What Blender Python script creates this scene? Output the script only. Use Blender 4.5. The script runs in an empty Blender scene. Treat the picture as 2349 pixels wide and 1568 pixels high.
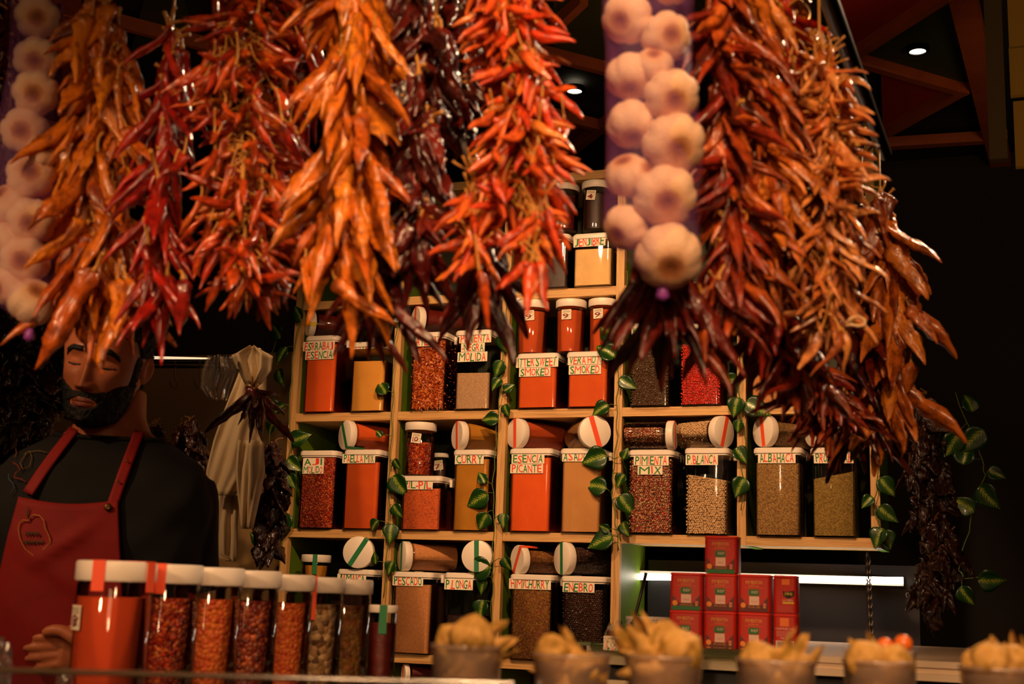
import bpy, math, random
from mathutils import Vector, Matrix, noise
random.seed(7)
rnd = random.uniform
sc = bpy.context.scene
COL = sc.collection
PI = math.pi

# ------------------------------------------------------------------ camera
U = 0.36                                   # shelf bay width (m)
F = 3000.0                                 # focal length in pixels of the 2349 px wide frame
PIT, ROL, YAW = 0.1879, -0.0331, 0.3636
CAM = Vector((5.9107*U, -10.1086*U, 1.25))
ZC = 1.25 + 0.4355*U                       # height of the middle shelf
H = 1.0114*U                               # shelf pitch
ROT = (Matrix.Rotation(YAW, 3, 'Z') @ Matrix.Rotation(PIT, 3, 'X') @ Matrix.Rotation(ROL, 3, 'Y'))
def ray(px, py):
    return ROT @ Vector(((px-1174.5)/F, 1.0, -(py-784.0)/F))
def at_y(px, py, Y):
    d = ray(px, py); return CAM + d*((Y-CAM.y)/d.y)
def at_d(px, py, dep):
    return CAM + ray(px, py)*dep
def at_z(px, py, Z):
    d = ray(px, py); return CAM + d*((Z-CAM.z)/d.z)
def px_of(p):
    v = ROT.transposed() @ (Vector(p)-CAM)
    return 1174.5+F*v.x/v.y, 784-F*v.z/v.y, v.y
cd = bpy.data.cameras.new('camera'); cam = bpy.data.objects.new('camera', cd); COL.objects.link(cam)
m = Matrix((ROT.col[0], ROT.col[2], -ROT.col[1])).transposed().to_4x4(); m.translation = CAM
cam.matrix_world = m
cd.sensor_width = 36; cd.lens = F/2349*36; cd.clip_start = .05
cd.dof.use_dof = True; cd.dof.focus_distance = 3.95; cd.dof.aperture_fstop = 7.4
sc.camera = cam

# ------------------------------------------------------------------ materials
def nodes(name):
    m = bpy.data.materials.new(name); m.use_nodes = True
    nt = m.node_tree; b = nt.nodes['Principled BSDF']
    return m, nt, b
def lin(c):
    return tuple(((x/255.)/12.92 if x/255. < .04045 else ((x/255.+.055)/1.055)**2.4) for x in c)+(1,)
def coord(nt, scale=1, kind='Object'):
    t = nt.nodes.new('ShaderNodeTexCoord'); mp = nt.nodes.new('ShaderNodeMapping')
    mp.inputs['Scale'].default_value = (scale,)*3 if not hasattr(scale, '__len__') else scale
    nt.links.new(t.outputs[kind], mp.inputs[0]); return mp.outputs[0]
def noise_n(nt, vec, s, det=3, rough=.5):
    n = nt.nodes.new('ShaderNodeTexNoise'); n.inputs['Scale'].default_value = s
    n.inputs['Detail'].default_value = det; n.inputs['Roughness'].default_value = rough
    nt.links.new(vec, n.inputs['Vector']); return n.outputs['Fac']
def ramp(nt, fac, stops):
    r = nt.nodes.new('ShaderNodeValToRGB'); el = r.color_ramp.elements
    while len(el) < len(stops): el.new(.5)
    for e, (p, c) in zip(el, stops): e.position = p; e.color = c if len(c) == 4 else lin(c)
    nt.links.new(fac, r.inputs[0]); return r.outputs[0]
def bump(nt, b, h, st=.3, dist=.002):
    n = nt.nodes.new('ShaderNodeBump'); n.inputs['Strength'].default_value = st; n.inputs['Distance'].default_value = dist
    nt.links.new(h, n.inputs['Height']); nt.links.new(n.outputs[0], b.inputs['Normal'])
def plain(name, c, rough=.5, metal=0, coat=0, bmp=None, emit=0):
    m, nt, b = nodes(name); c = lin(c)
    b.inputs['Base Color'].default_value = c; b.inputs['Roughness'].default_value = rough
    b.inputs['Metallic'].default_value = metal; b.inputs['Coat Weight'].default_value = coat
    if bmp: bump(nt, b, noise_n(nt, coord(nt), bmp[0]), bmp[1], bmp[2] if len(bmp) > 2 else .002)
    if emit:
        b.inputs['Emission Color'].default_value = c; b.inputs['Emission Strength'].default_value = emit
    return m
def mottled(name, cs, scale, rough=.6, bst=.3, bd=.002, det=4, coat=0):
    m, nt, b = nodes(name); v = coord(nt)
    f = noise_n(nt, v, scale, det, .6)
    k = len(cs)
    nt.links.new(ramp(nt, f, [(.3+.4*i/max(1, k-1), c) for i, c in enumerate(cs)]), b.inputs['Base Color'])
    b.inputs['Roughness'].default_value = rough; b.inputs['Coat Weight'].default_value = coat
    bump(nt, b, f, bst, bd); return m
def grainy(name, cs, scale, rough=.6, st=.8, bd=.002):
    """flakes, leaves or powder: every cell of a Voronoi pattern has a colour of its own"""
    m, nt, b = nodes(name); v = coord(nt)
    vo = nt.nodes.new('ShaderNodeTexVoronoi'); vo.inputs['Scale'].default_value = scale
    nt.links.new(v, vo.inputs['Vector'])
    sp = nt.nodes.new('ShaderNodeSeparateColor'); nt.links.new(vo.outputs['Color'], sp.inputs[0])
    k = len(cs)
    c = ramp(nt, sp.outputs[0], [(i/max(1, k-1), c) for i, c in enumerate(cs)])
    nt.links.new(c, b.inputs['Base Color']); b.inputs['Roughness'].default_value = rough
    ds = nt.nodes.new('ShaderNodeMath'); ds.operation = 'MULTIPLY'; ds.inputs[1].default_value = -1
    nt.links.new(vo.outputs['Distance'], ds.inputs[0]); bump(nt, b, ds.outputs[0], st, bd); return m
def island(name, cs, rough=.4, coat=.3, wr=60, bst=.5, bd=.002, var=.25, blot=True):
    """dried pods: the colour differs from pod to pod, with a wrinkled skin"""
    m, nt, b = nodes(name)
    oi = nt.nodes.new('ShaderNodeObjectInfo'); ge = nt.nodes.new('ShaderNodeNewGeometry')
    ad = nt.nodes.new('ShaderNodeMath'); ad.operation = 'ADD'
    nt.links.new(oi.outputs['Random'], ad.inputs[0]); nt.links.new(ge.outputs['Random Per Island'], ad.inputs[1])
    fr = nt.nodes.new('ShaderNodeMath'); fr.operation = 'FRACT'; nt.links.new(ad.outputs[0], fr.inputs[0])
    v = coord(nt); nz = noise_n(nt, v, wr*.6, 3)
    mx = nt.nodes.new('ShaderNodeMath'); mx.operation = 'MULTIPLY_ADD'; mx.inputs[1].default_value = var
    nt.links.new(nz, mx.inputs[0]); nt.links.new(fr.outputs[0], mx.inputs[2])
    sb = nt.nodes.new('ShaderNodeMath'); sb.operation = 'SUBTRACT'; sb.inputs[1].default_value = var*.5
    nt.links.new(mx.outputs[0], sb.inputs[0])
    k = len(cs); col = ramp(nt, sb.outputs[0], [(i/max(1, k-1), c) for i, c in enumerate(cs)])
    if blot:     # dark dried blotches with outlines of their own
        n2 = noise_n(nt, v, 38, 4, .65); f2 = ramp(nt, n2, [(.44, (255, 255, 255)), (.62, (120, 84, 70))])
        mm = nt.nodes.new('ShaderNodeMix'); mm.data_type = 'RGBA'; mm.blend_type = 'MULTIPLY'; mm.inputs[0].default_value = .8
        nt.links.new(col, mm.inputs[6]); nt.links.new(f2, mm.inputs[7]); col = mm.outputs[2]
    nt.links.new(col, b.inputs['Base Color'])
    b.inputs['Roughness'].default_value = rough; b.inputs['Coat Weight'].default_value = coat
    b.inputs['Coat Roughness'].default_value = .18
    mp = coord(nt, (1.6, 1.6, .35)); bump(nt, b, noise_n(nt, mp, wr*2.2, 4), bst, bd); return m
def clear(name, tint=(1, 1, 1, 1), gloss=.02, rough=.04, body=0., bodyc=(200, 190, 180)):
    m = bpy.data.materials.new(name); m.use_nodes = True; nt = m.node_tree; nt.nodes.clear()
    o = nt.nodes.new('ShaderNodeOutputMaterial'); t = nt.nodes.new('ShaderNodeBsdfTransparent'); g = nt.nodes.new('ShaderNodeBsdfGlossy')
    t.inputs[0].default_value = tint; g.inputs['Roughness'].default_value = rough
    fr = nt.nodes.new('ShaderNodeFresnel'); fr.inputs[0].default_value = 1.4
    ad = nt.nodes.new('ShaderNodeMath'); ad.operation = 'ADD'; ad.inputs[1].default_value = gloss
    nt.links.new(fr.outputs[0], ad.inputs[0])
    mx = nt.nodes.new('ShaderNodeMixShader'); nt.links.new(ad.outputs[0], mx.inputs[0])
    if body:
        d = nt.nodes.new('ShaderNodeBsdfTranslucent'); d.inputs[0].default_value = lin(bodyc)
        d2 = nt.nodes.new('ShaderNodeBsdfDiffuse'); d2.inputs[0].default_value = lin(bodyc)
        ms = nt.nodes.new('ShaderNodeMixShader'); nt.links.new(d.outputs[0], ms.inputs[1]); nt.links.new(d2.outputs[0], ms.inputs[2])
        mb = nt.nodes.new('ShaderNodeMixShader'); mb.inputs[0].default_value = body
        nt.links.new(t.outputs[0], mb.inputs[1]); nt.links.new(ms.outputs[0], mb.inputs[2]); nt.links.new(mb.outputs[0], mx.inputs[1])
    else:
        nt.links.new(t.outputs[0], mx.inputs[1])
    nt.links.new(g.outputs[0], mx.inputs[2]); nt.links.new(mx.outputs[0], o.inputs[0]); return m
def wood(name, cs, vec=(6, 6, 60), rough=.55):
    m, nt, b = nodes(name); v = coord(nt, vec)
    f = noise_n(nt, v, 2.2, 4, .6)
    k = len(cs)
    nt.links.new(ramp(nt, f, [(.32+.36*i/max(1, k-1), c) for i, c in enumerate(cs)]), b.inputs['Base Color'])
    b.inputs['Roughness'].default_value = rough; bump(nt, b, f, .15, .001); return m
PINE_X = wood('pine_lengthwise', [(190, 142, 84), (212, 168, 106), (178, 126, 70)], (2, 40, 60))
PINE_Z = wood('pine_upright', [(190, 142, 84), (212, 168, 106), (178, 126, 70)], (60, 40, 2))
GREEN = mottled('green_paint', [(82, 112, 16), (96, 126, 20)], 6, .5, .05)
WHITE = plain('white_plastic', (238, 226, 212), .35)
STICK = plain('white_label_paper', (240, 226, 200), .6)
INK_R = plain('red_felt_pen', (226, 62, 40), .6)
INK_G = plain('green_felt_pen', (24, 118, 52), .6)
INK_P = plain('purple_pen', (120, 30, 50), .6)
INK_D = plain('dark_ink', (50, 26, 30), .6)
TAPE = {'o': plain('orange_tape', (238, 84, 44), .45), 'g': plain('green_tape', (22, 116, 66), .45), 'y': plain('yellow_tape', (230, 200, 40), .45)}
CLEAR = clear('clear_acrylic', gloss=.012)
CRINK = clear('crinkled_clear_film', gloss=.12, rough=.15, body=.12)
CUPM = clear('translucent_plastic_cup', gloss=.04, rough=.25, body=.4, bodyc=(255, 224, 200))

# ------------------------------------------------------------------ mesh builder
class MB:
    def __init__(s): s.v = []; s.f = []; s.m = []; s.uv = None
    def add(s, vs, fs, mi=0, M=None):
        n = len(s.v)
        s.v += [tuple(M @ Vector(p)) for p in vs] if M is not None else [tuple(p) for p in vs]
        s.f += [tuple(i+n for i in f) for f in fs]; s.m += [mi]*len(fs); return s
    def box(s, a, b, mi=0, M=None):
        x0, y0, z0 = a; x1, y1, z1 = b
        return s.add([(x0,y0,z0),(x1,y0,z0),(x1,y1,z0),(x0,y1,z0),(x0,y0,z1),(x1,y0,z1),(x1,y1,z1),(x0,y1,z1)],
                     [(0,3,2,1),(4,5,6,7),(0,1,5,4),(1,2,6,5),(2,3,7,6),(3,0,4,7)], mi, M)
    def rings(s, rings, mi=0, cap=(True, True), M=None, close=True):
        n = len(rings[0]); vs = [p for r in rings for p in r]; fs = []
        for i in range(len(rings)-1):
            for j in range(n if close else n-1):
                k = (j+1) % n; fs.append((i*n+j, i*n+k, (i+1)*n+k, (i+1)*n+j))
        if cap[0]: fs.append(tuple(range(n-1, -1, -1)))
        if cap[1]: fs.append(tuple((len(rings)-1)*n+j for j in range(n)))
        return s.add(vs, fs, mi, M)
    def lathe(s, prof, n=32, mi=0, M=None, cap=(True, True)):
        return s.rings([[(r*math.cos(2*PI*j/n), r*math.sin(2*PI*j/n), z) for j in range(n)] for r, z in prof], mi, cap, M)
    def tube(s, pts, rad, n=8, mi=0, M=None, flat=1.0, cap=(True, True)):
        pts = [Vector(p) for p in pts]; R = rad if hasattr(rad, '__len__') else [rad]*len(pts)
        rings = []; up = None
        for i, p in enumerate(pts):
            t = (pts[min(i+1, len(pts)-1)]-pts[max(i-1, 0)]).normalized()
            if up is None:
                up = t.orthogonal().normalized()
            up = (up-t*up.dot(t)); up = up.normalized() if up.length > 1e-6 else t.orthogonal().normalized()
            w = t.cross(up)
            rings.append([p+(up*math.cos(2*PI*j/n)+w*math.sin(2*PI*j/n)*flat)*R[i] for j in range(n)])
        return s.rings(rings, mi, cap, M)
    def rrect(s, x0, x1, y0, y1, z0, z1, r=.012, n=4, mi=0, bev=0., M=None):
        def ring(z, e):
            out = []
            for cx, cy, a in ((x1-r, y1-r, 0), (x0+r, y1-r, 90), (x0+r, y0+r, 180), (x1-r, y0+r, 270)):
                for k in range(n+1):
                    t = math.radians(a+90*k/n); out.append((cx+(r-e)*math.cos(t), cy+(r-e)*math.sin(t), z))
            return out
        rs = [ring(z0, bev), ring(z0+bev, 0), ring(z1-bev, 0), ring(z1, bev)] if bev else [ring(z0, 0), ring(z1, 0)]
        return s.rings(rs, mi, (True, True), M)
    def mesh(s, name, mats, smooth=True):
        me = bpy.data.meshes.new(name); me.from_pydata(s.v, [], s.f)
        for m in (mats if hasattr(mats, '__len__') else [mats]): me.materials.append(m)
        me.polygons.foreach_set('material_index', s.m)
        if smooth: me.polygons.foreach_set('use_smooth', [True]*len(s.f))
        me.update()
        if smooth == 'auto': me.set_sharp_from_angle(angle=math.radians(38))
        return me
    def build(s, name, mats, parent=None, smooth='auto', origin=None):
        """one mesh object; its origin goes to the middle of its base unless it is a part (then it stays in the parent's frame)"""
        if parent is None:
            if origin is None:
                xs, ys, zs = zip(*s.v); origin = ((min(xs)+max(xs))/2, (min(ys)+max(ys))/2, min(zs))
            o0 = Vector(origin); s.v = [tuple(Vector(p)-o0) for p in s.v]
        o = bpy.data.objects.new(name, s.mesh(name, mats, smooth)); COL.objects.link(o)
        if parent is None: o.location = origin
        else: o.parent = parent
        return o
def tag(o, label, cat, group=None, kind=None):
    if label: o['label'] = label
    if cat: o['category'] = cat
    if group: o['group'] = group
    if kind: o['kind'] = kind
    return o
def thing(name, label, cat, loc=(0, 0, 0), group=None, rz=0):
    o = bpy.data.objects.new(name, None); COL.objects.link(o); o.location = loc; o.rotation_euler = (0, 0, rz)
    o.empty_display_size = .02
    return tag(o, label, cat, group)
def struct(o):
    o['kind'] = 'structure'; return o
def inst(name, me, parent, M):
    o = bpy.data.objects.new(name, me); COL.objects.link(o); o.parent = parent; o.matrix_local = M; return o
def smoothstep(a, b, x):
    t = max(0, min(1, (x-a)/(b-a))); return t*t*(3-2*t)
def interp(tab, x):
    if x <= tab[0][0]: return tab[0][1:] if len(tab[0]) > 2 else tab[0][1]
    for p, q in zip(tab, tab[1:]):
        if x <= q[0]:
            t = (x-p[0])/(q[0]-p[0]); r = tuple(a+(b-a)*t for a, b in zip(p[1:], q[1:]))
            return r if len(r) > 1 else r[0]
    return tab[-1][1:] if len(tab[-1]) > 2 else tab[-1][1]
def look_rot(d, twist=0.):
    """rotation that turns local -Z into direction d"""
    q = Vector((0, 0, -1)).rotation_difference(Vector(d).normalized())
    return (q.to_matrix() @ Matrix.Rotation(twist, 3, 'Z')).to_4x4()

# ------------------------------------------------------------------ lettering
_gl = {}
def glyph(ch, bold=.0):
    if ch == 'M': bold = 0      # an outline offset would fill the M's notches
    k = (ch, bold)
    if k not in _gl:
        c = bpy.data.curves.new('g', 'FONT'); c.body = ch; c.size = 1; c.offset = bold; c.resolution_u = 2
        o = bpy.data.objects.new('g', c); COL.objects.link(o); bpy.context.view_layer.update()
        me = o.to_mesh(); vs = [(v.co.x, v.co.y) for v in me.vertices]; fs = [tuple(p.vertices) for p in me.polygons]
        o.to_mesh_clear(); bpy.data.objects.remove(o); bpy.data.curves.remove(c)
        xs = [v[0] for v in vs] or [0]; ys = [v[1] for v in vs] or [0]
        _gl[k] = (vs, fs, min(xs), max(xs), min(ys), max(ys))
    return _gl[k]
def write(mb, text, x0, x1, z0, z1, y, mis=(0, 1), wob=.08, bold=.012, hand=True):
    """letters standing in the XZ plane at depth y, read from -Y; each letter may take another ink"""
    ws = [(.45 if c in 'I1.-!í' else .35 if c == ' ' else 1.5 if c in "MW" else 1.) for c in text]
    tot = sum(ws); x = x0; k = 0
    for c, w in zip(text, ws):
        sw = (x1-x0)*w/tot
        if c != ' ':
            vs, fs, a, b, lo, hi = glyph(c, bold)
            if c in '.-': lo, hi = 0, .7
            gw = max(b-a, .12); nar = .46 if c in 'I1!.' else 1; e = rnd(-wob, wob)*(z1-z0) if hand else 0; sh = rnd(-.12, .12) if hand else 0
            pts = []
            for px_, pz_ in vs:
                u = .5+((px_-a)/gw-.5)*nar; v = (pz_-lo)/(hi-lo)
                pts.append((x+sw*(.04+.92*u)+sh*(v-.5)*(z1-z0), y, z0+e+v*(z1-z0)))
            mb.add(pts, fs, mis[k % len(mis)]); k += 1
        x += sw
    return mb
# ------------------------------------------------------------------ shelf unit against the stall's back
POSTW, BOARD, DEEP = .0245, .026, .29
def shelf_top(j): return ZC+j*H+BOARD/2
shelf = thing('shelf_unit', 'tall pine cubbyhole shelf holding the lidded spice canisters, green inside', 'shelf', (2.5*U, DEEP/2, 0))
ox, oy = 2.5*U, DEEP/2
for i in range(6):
    z0 = ZC-2.6*H if i < 4 else ZC-BOARD/2
    z1 = ZC+3*H+.03
    MB().box((i*U-POSTW/2-ox, -oy, z0), (i*U+POSTW/2-ox, -oy+.022, z1)).build('post', PINE_Z, shelf)
    MB().box((i*U-POSTW/2+.002-ox, -oy+.0225, z0), (i*U+POSTW/2-.002-ox, oy, z1)).build('partition', GREEN, shelf)
for j in (-2, -1, 0, 1, 2, 3):
    for i in range(3 if j < 0 else 5):
        MB().box((i*U+POSTW/2-ox+.0005, -oy+.001, ZC+j*H-BOARD/2), ((i+1)*U-POSTW/2-ox-.0005, -oy+.03, ZC+j*H+BOARD/2)).box(
            (i*U+POSTW/2-ox+.0005, -oy+.03, ZC+j*H-BOARD/2+.003), ((i+1)*U-POSTW/2-ox-.0005, oy, ZC+j*H+BOARD/2-.001)).build('shelf_board', PINE_X, shelf)
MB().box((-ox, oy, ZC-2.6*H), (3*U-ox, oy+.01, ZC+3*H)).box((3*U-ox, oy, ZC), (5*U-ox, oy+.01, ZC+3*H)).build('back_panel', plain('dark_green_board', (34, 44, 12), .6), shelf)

# ------------------------------------------------------------------ spices
POW = lambda n, c, c2=None: mottled(n, [c, c2 or tuple(min(255, int(x*1.12)) for x in c)], 18, .85, .1, .001)
SP = {
 'orange': POW('orange_paprika', (232, 92, 8), (222, 82, 6)), 'orange2': POW('deep_orange_paprika', (218, 88, 8), (206, 78, 6)),
 'smoked': POW('smoked_paprika', (196, 78, 14), (180, 66, 10)), 'gold': POW('golden_powder', (226, 158, 62), (214, 146, 52)),
 'mustard': POW('curry_powder', (188, 126, 22), (172, 110, 16)), 'tan': POW('tan_powder', (200, 142, 80), (190, 130, 70)),
 'cream': POW('ginger_powder', (218, 176, 116)), 'fish': grainy('pale_brown_powder', [(206, 138, 82), (190, 122, 70), (216, 152, 96)], 420, .9, .3),
 'ground': grainy('ground_pepper', [(196, 156, 116), (160, 122, 86), (206, 168, 128)], 600, .9, .3),
 'flakes': grainy('red_chilli_flakes', [(90, 14, 8), (150, 34, 12), (196, 70, 24), (110, 18, 8), (226, 124, 50)], 230, .35, 1, .004),
 'pil': grainy('speckled_orange_mix', [(206, 84, 28), (222, 100, 36), (216, 92, 30), (150, 60, 24), (222, 108, 40)], 330, .7, .5),
 'herb': grainy('dried_herbs', [(160, 118, 62), (110, 78, 38), (188, 146, 84), (132, 100, 50)], 380, .8, .8),
 'olive': grainy('dried_green_herbs', [(138, 110, 44), (106, 84, 30), (164, 132, 60), (124, 96, 40)], 380, .8, .8),
 'chimi': grainy('herb_and_chilli_mix', [(120, 70, 22), (92, 46, 16), (166, 128, 40), (140, 56, 20), (110, 76, 26)], 360, .7, .9),
 'dark': mottled('dark_dried_fill', [(40, 18, 12), (58, 26, 16)], 60, .5, .5), 'wine': mottled('dark_red_fill', [(76, 14, 8), (104, 26, 12)], 70, .4, .5),
}
def balls(name, cs): return island(name, cs, .45, .1, 90, .15, .001, .02, False)
GR = {
 'black': (balls('black_peppercorns', [(74, 50, 30), (98, 68, 42), (56, 38, 24), (112, 80, 52)]), .0031),
 'pink': (balls('red_peppercorns', [(206, 44, 30), (176, 26, 20), (222, 66, 44), (190, 38, 26)]), .0033),
 'mix': (balls('mixed_peppercorns', [(160, 30, 24), (70, 46, 30), (226, 190, 140), (190, 50, 36), (150, 34, 26), (60, 36, 24), (216, 176, 120), (124, 92, 46)]), .0034),
 'white': (balls('white_peppercorns', [(212, 176, 130), (196, 158, 112), (224, 190, 146)]), .0034),
 'juniper': (balls('dark_berries', [(50, 28, 20), (76, 44, 30), (40, 22, 16), (92, 52, 34)]), .0036),
 'cayenne': (island('small_dried_chillies', [(150, 52, 14), (186, 84, 30), (122, 32, 10), (206, 112, 50), (226, 140, 70)], .4, .3, 80, .3, .001, .1, False), .0042),
}
def sphere_vf(r, n=7, k=5, sx=1):
    vs = [(0, 0, -r)]
    for a in range(1, k):
        t = PI*a/k
        for j in range(n): vs.append((r*math.sin(t)*math.cos(2*PI*j/n)*sx, r*math.sin(t)*math.sin(2*PI*j/n), -r*math.cos(t)))
    vs.append((0, 0, r)); fs = [(0, 1+(j+1) % n, 1+j) for j in range(n)]
    for a in range(k-2):
        for j in range(n): b = 1+a*n; fs.append((b+j, b+(j+1) % n, b+n+(j+1) % n, b+n+j))
    b = 1+(k-2)*n; fs += [(b+j, b+(j+1) % n, len(vs)-1) for j in range(n)]
    return vs, fs
def grains(kind, pts_n, origin, name):
    """loose grains lying against the wall of a container: pts_n = [(point, outward normal)]"""
    mat, r = GR[kind]; mb = MB(); vs, fs = sphere_vf(r, 6, 4) if kind != 'cayenne' else sphere_vf(r, 5, 4)
    for p in pts_n:
        q = Matrix.Translation(p) @ Matrix.Rotation(rnd(0, 6.28), 4, Vector((rnd(-1, 1), rnd(-1, 1), rnd(-1, 1)+.01)).normalized())
        if kind == 'cayenne': q = q @ Matrix.Diagonal((.8, .9, rnd(1.8, 3.0), 1))
        else: q = q @ Matrix.Scale(rnd(.85, 1.1), 4)
        mb.add(vs, fs, 0, q)
    return mb, mat
KINDW = {'orange': 'orange paprika powder', 'orange2': 'deep orange paprika powder', 'smoked': 'brown orange smoked paprika', 'gold': 'golden ochre powder',
 'mustard': 'mustard yellow curry powder', 'tan': 'tan powder', 'cream': 'cream coloured ginger powder', 'fish': 'pale brown granular powder', 'ground': 'grey beige ground pepper',
 'flakes': 'dark red chilli flakes', 'pil': 'speckled orange mix', 'herb': 'light brown dried herbs', 'olive': 'olive brown dried herbs', 'chimi': 'brown and yellow herb mix',
 'dark': 'almost black dried spice', 'wine': 'dark red brown spice', 'black': 'black peppercorns', 'pink': 'bright red peppercorns', 'mix': 'mixed red, black and white peppercorns',
 'white': 'white peppercorns', 'juniper': 'dark round berries', 'cayenne': 'small dried orange brown chillies'}
KINDN = {'orange': 'paprika_powder', 'orange2': 'paprika_powder', 'smoked': 'paprika_powder', 'gold': 'spice_powder', 'mustard': 'curry_powder', 'tan': 'spice_powder',
 'cream': 'ginger_powder', 'fish': 'spice_powder', 'ground': 'ground_pepper', 'flakes': 'chilli_flakes', 'pil': 'spice_mix', 'herb': 'dried_herbs', 'olive': 'dried_herbs',
 'chimi': 'spice_mix', 'dark': 'dried_spice', 'wine': 'dried_spice', 'black': 'peppercorn_fill', 'pink': 'peppercorn_fill', 'mix': 'peppercorn_fill', 'white': 'peppercorn_fill',
 'juniper': 'berry_fill', 'cayenne': 'dried_chilli_fill'}

def canister(x0, x1, ytop, row, kind, label, where, labels=(), fill=None, slope=0, yf=-.014, base=None, dep=.145, clip=True, ybot=None):
    """clear box-shaped canister with a white lid; labels = [(px x0, x1, y0, y1, text, inks)]"""
    ym = (ytop+(ybot or ytop+185))/2
    a = at_y(x0, ym, yf); b = at_y(x1, ym, yf); zb = shelf_top(row)+.0008 if base is None else base
    zt = at_y((x0+x1)/2, ytop, yf).z; w = b.x-a.x; cx = (a.x+b.x)/2; h = zt-zb
    t = thing('spice_canister', label, 'canister', (cx, yf+dep/2, zb), 'clear spice canisters on the pine shelf')
    hw, hd = w/2, dep/2; r = .014; lt = .016
    MB().rrect(-hw, hw, -hd, hd, 0, h-lt, r, 4, 0, .002).build('clear_body', CLEAR, t)
    lid = MB().rrect(-hw-.0045, hw+.0045, -hd-.0045, hd+.0045, h-lt, h-.003, r+.004, 4, 0, .0015)
    lid.rrect(-hw-.002, hw+.002, -hd-.002, hd+.002, h-.003, h, r+.002, 4, 0, .001).rrect(-hw-.001, hw+.001, -hd-.001, hd+.001, h-lt-.004, h-lt, r, 4)
    lid.build('lid', WHITE, t)
    if clip:
        MB().rrect(hw+.004, hw+.014, -.014, .014, h-.03, h-.006, .004, 3, 0, .001).build('clip', CLEAR if rnd(0, 1) < .4 else WHITE, t)
    zf = at_y((x0+x1)/2, fill, yf).z-zb if fill else h-lt-.012
    zf = min(zf, h-lt-.006)
    # contents: lies in the canister, a separate heap of stuff
    n = 14; g = .0025; rings = []
    cm = MB()
    def outline(e):
        out = []; rr = r-g
        for qx, qy, q in ((hw-r, hd-r, 0), (-hw+r, hd-r, 90), (-hw+r, -hd+r, 180), (hw-r, -hd+r, 270)):
            for k in range(4): tt = math.radians(q+30*k); out.append((qx+(rr-e)*math.cos(tt), qy+(rr-e)*math.sin(tt)))
        return out
    ol = outline(0)
    top = [(x, y, zf+slope*x/w+.0015*math.sin(40*x+30*y)) for x, y in ol]
    grain = kind in GR
    core = mottled('grain_core_'+kind, [(60, 34, 20), (80, 46, 28)], 40) if grain and ('core_'+kind) not in SP else SP.get('core_'+kind)
    if grain: SP['core_'+kind] = core
    cm.rings([[(x*.998, y*.998, .003) for x, y in ol], top], 0, (True, False))
    c0 = len(cm.v); m = len(ol)
    cm.rings([top, [(x*.5, y*.5, zf+slope*x*.5/w+.003) for x, y in ol]], 0, (False, True))
    if grain:
        rr_ = GR[kind][1]; ri = rr_*(1.9 if kind == 'cayenne' else 1); pts = []; st = rr_*(1.75 if kind != 'cayenne' else 1.45)
        def zfx(x): return zf+slope*x/w
        z = .002+ri
        k = 0
        while z < zf+abs(slope)/2+.002:
            x = -hw+g+ri*.8+(k % 2)*st/2
            while x < hw-g-ri*.8:
                if z < zfx(x): pts.append((x+rnd(-.3, .3)*rr_, -hd+g+ri*rnd(.5, 1.1), z+rnd(-.3, .3)*rr_))
                x += st
            y = -hd+r
            while y < hd-g:
                if z < zfx(hw): pts.append((hw-g-ri*rnd(.5, 1.1), y+rnd(-.3, .3)*rr_, z+rnd(-.3, .3)*rr_))
                y += st
            z += st*.87; k += 1
        yy = -hd+r
        while yy < hd-.01:
            x = -hw+.006
            while x < hw-.006: pts.append((x, yy+rnd(-.3, .3)*rr_, zfx(x)+.002)); x += st
            yy += st
        gm, gmat = grains(kind, pts, None, '')
        n0 = len(cm.v); cm.v += gm.v; cm.f += [tuple(i+n0 for i in f) for f in gm.f]; cm.m += [1]*len(gm.f)
        ks_ = .95 if kind != 'cayenne' else .78; cm.v = [((x*ks_, y*ks_, z) if i < n0 else (x, y, z)) for i, (x, y, z) in enumerate(cm.v)]
        mats = [core, gmat]
    else: mats = SP[kind]
    o = bpy.data.objects.new(KINDN[kind], cm.mesh(KINDN[kind], mats, 'auto')); COL.objects.link(o)
    o.location = (cx, yf+dep/2, zb+.0004)
    tag(o, KINDW[kind]+' filling the canister '+where, 'spice', None, 'stuff')
    for lx0, lx1, ly0, ly1, txt, ink in labels:
        p = at_y(lx0, (ly0+ly1)/2, yf); q = at_y(lx1, (ly0+ly1)/2, yf); u = at_y((lx0+lx1)/2, ly0, yf).z-zb; d = at_y((lx0+lx1)/2, ly1, yf).z-zb
        X0, X1 = p.x-cx, q.x-cx
        s = MB().box((X0, -hd-.0012, d), (X1, -hd-.0003, u)).build('paper_label', STICK, t)
        lines = txt.split('|'); nl = len(lines); mb = MB()
        for i, ln in enumerate(lines):
            zz1 = u-(u-d)*i/nl; zz0 = u-(u-d)*(i+1)/nl; e = (zz1-zz0)*.14
            ww = (X1-X0); xx0, xx1 = X0+ww*.04, X1-ww*.04
            write(mb, ln, xx0, xx1, zz0+e*.5, zz1-e*.5, -hd-.0016, tuple({'g': 0, 'r': 1}[c] for c in ink), .05)
        mb.build('lettering', [INK_G, INK_R], s, False)
    return cx, yf+dep/2, zb+h

C = canister
# upper row
C(1314, 1402, 535, 2, 'cream', 'squat clear canister lettered JENJIBRE with cream powder on the top shelf', 'lettered JENJIBRE', [(1316, 1389, 541, 565, 'JENJIBRE', 'grrg')], 571, ybot=655)
C(1222, 1302, 538, 2, 'dark', 'dark squat canister beside the JENJIBRE one, half hidden by orange chillies', 'beside the JENJIBRE canister', [], 560, ybot=655)
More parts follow.
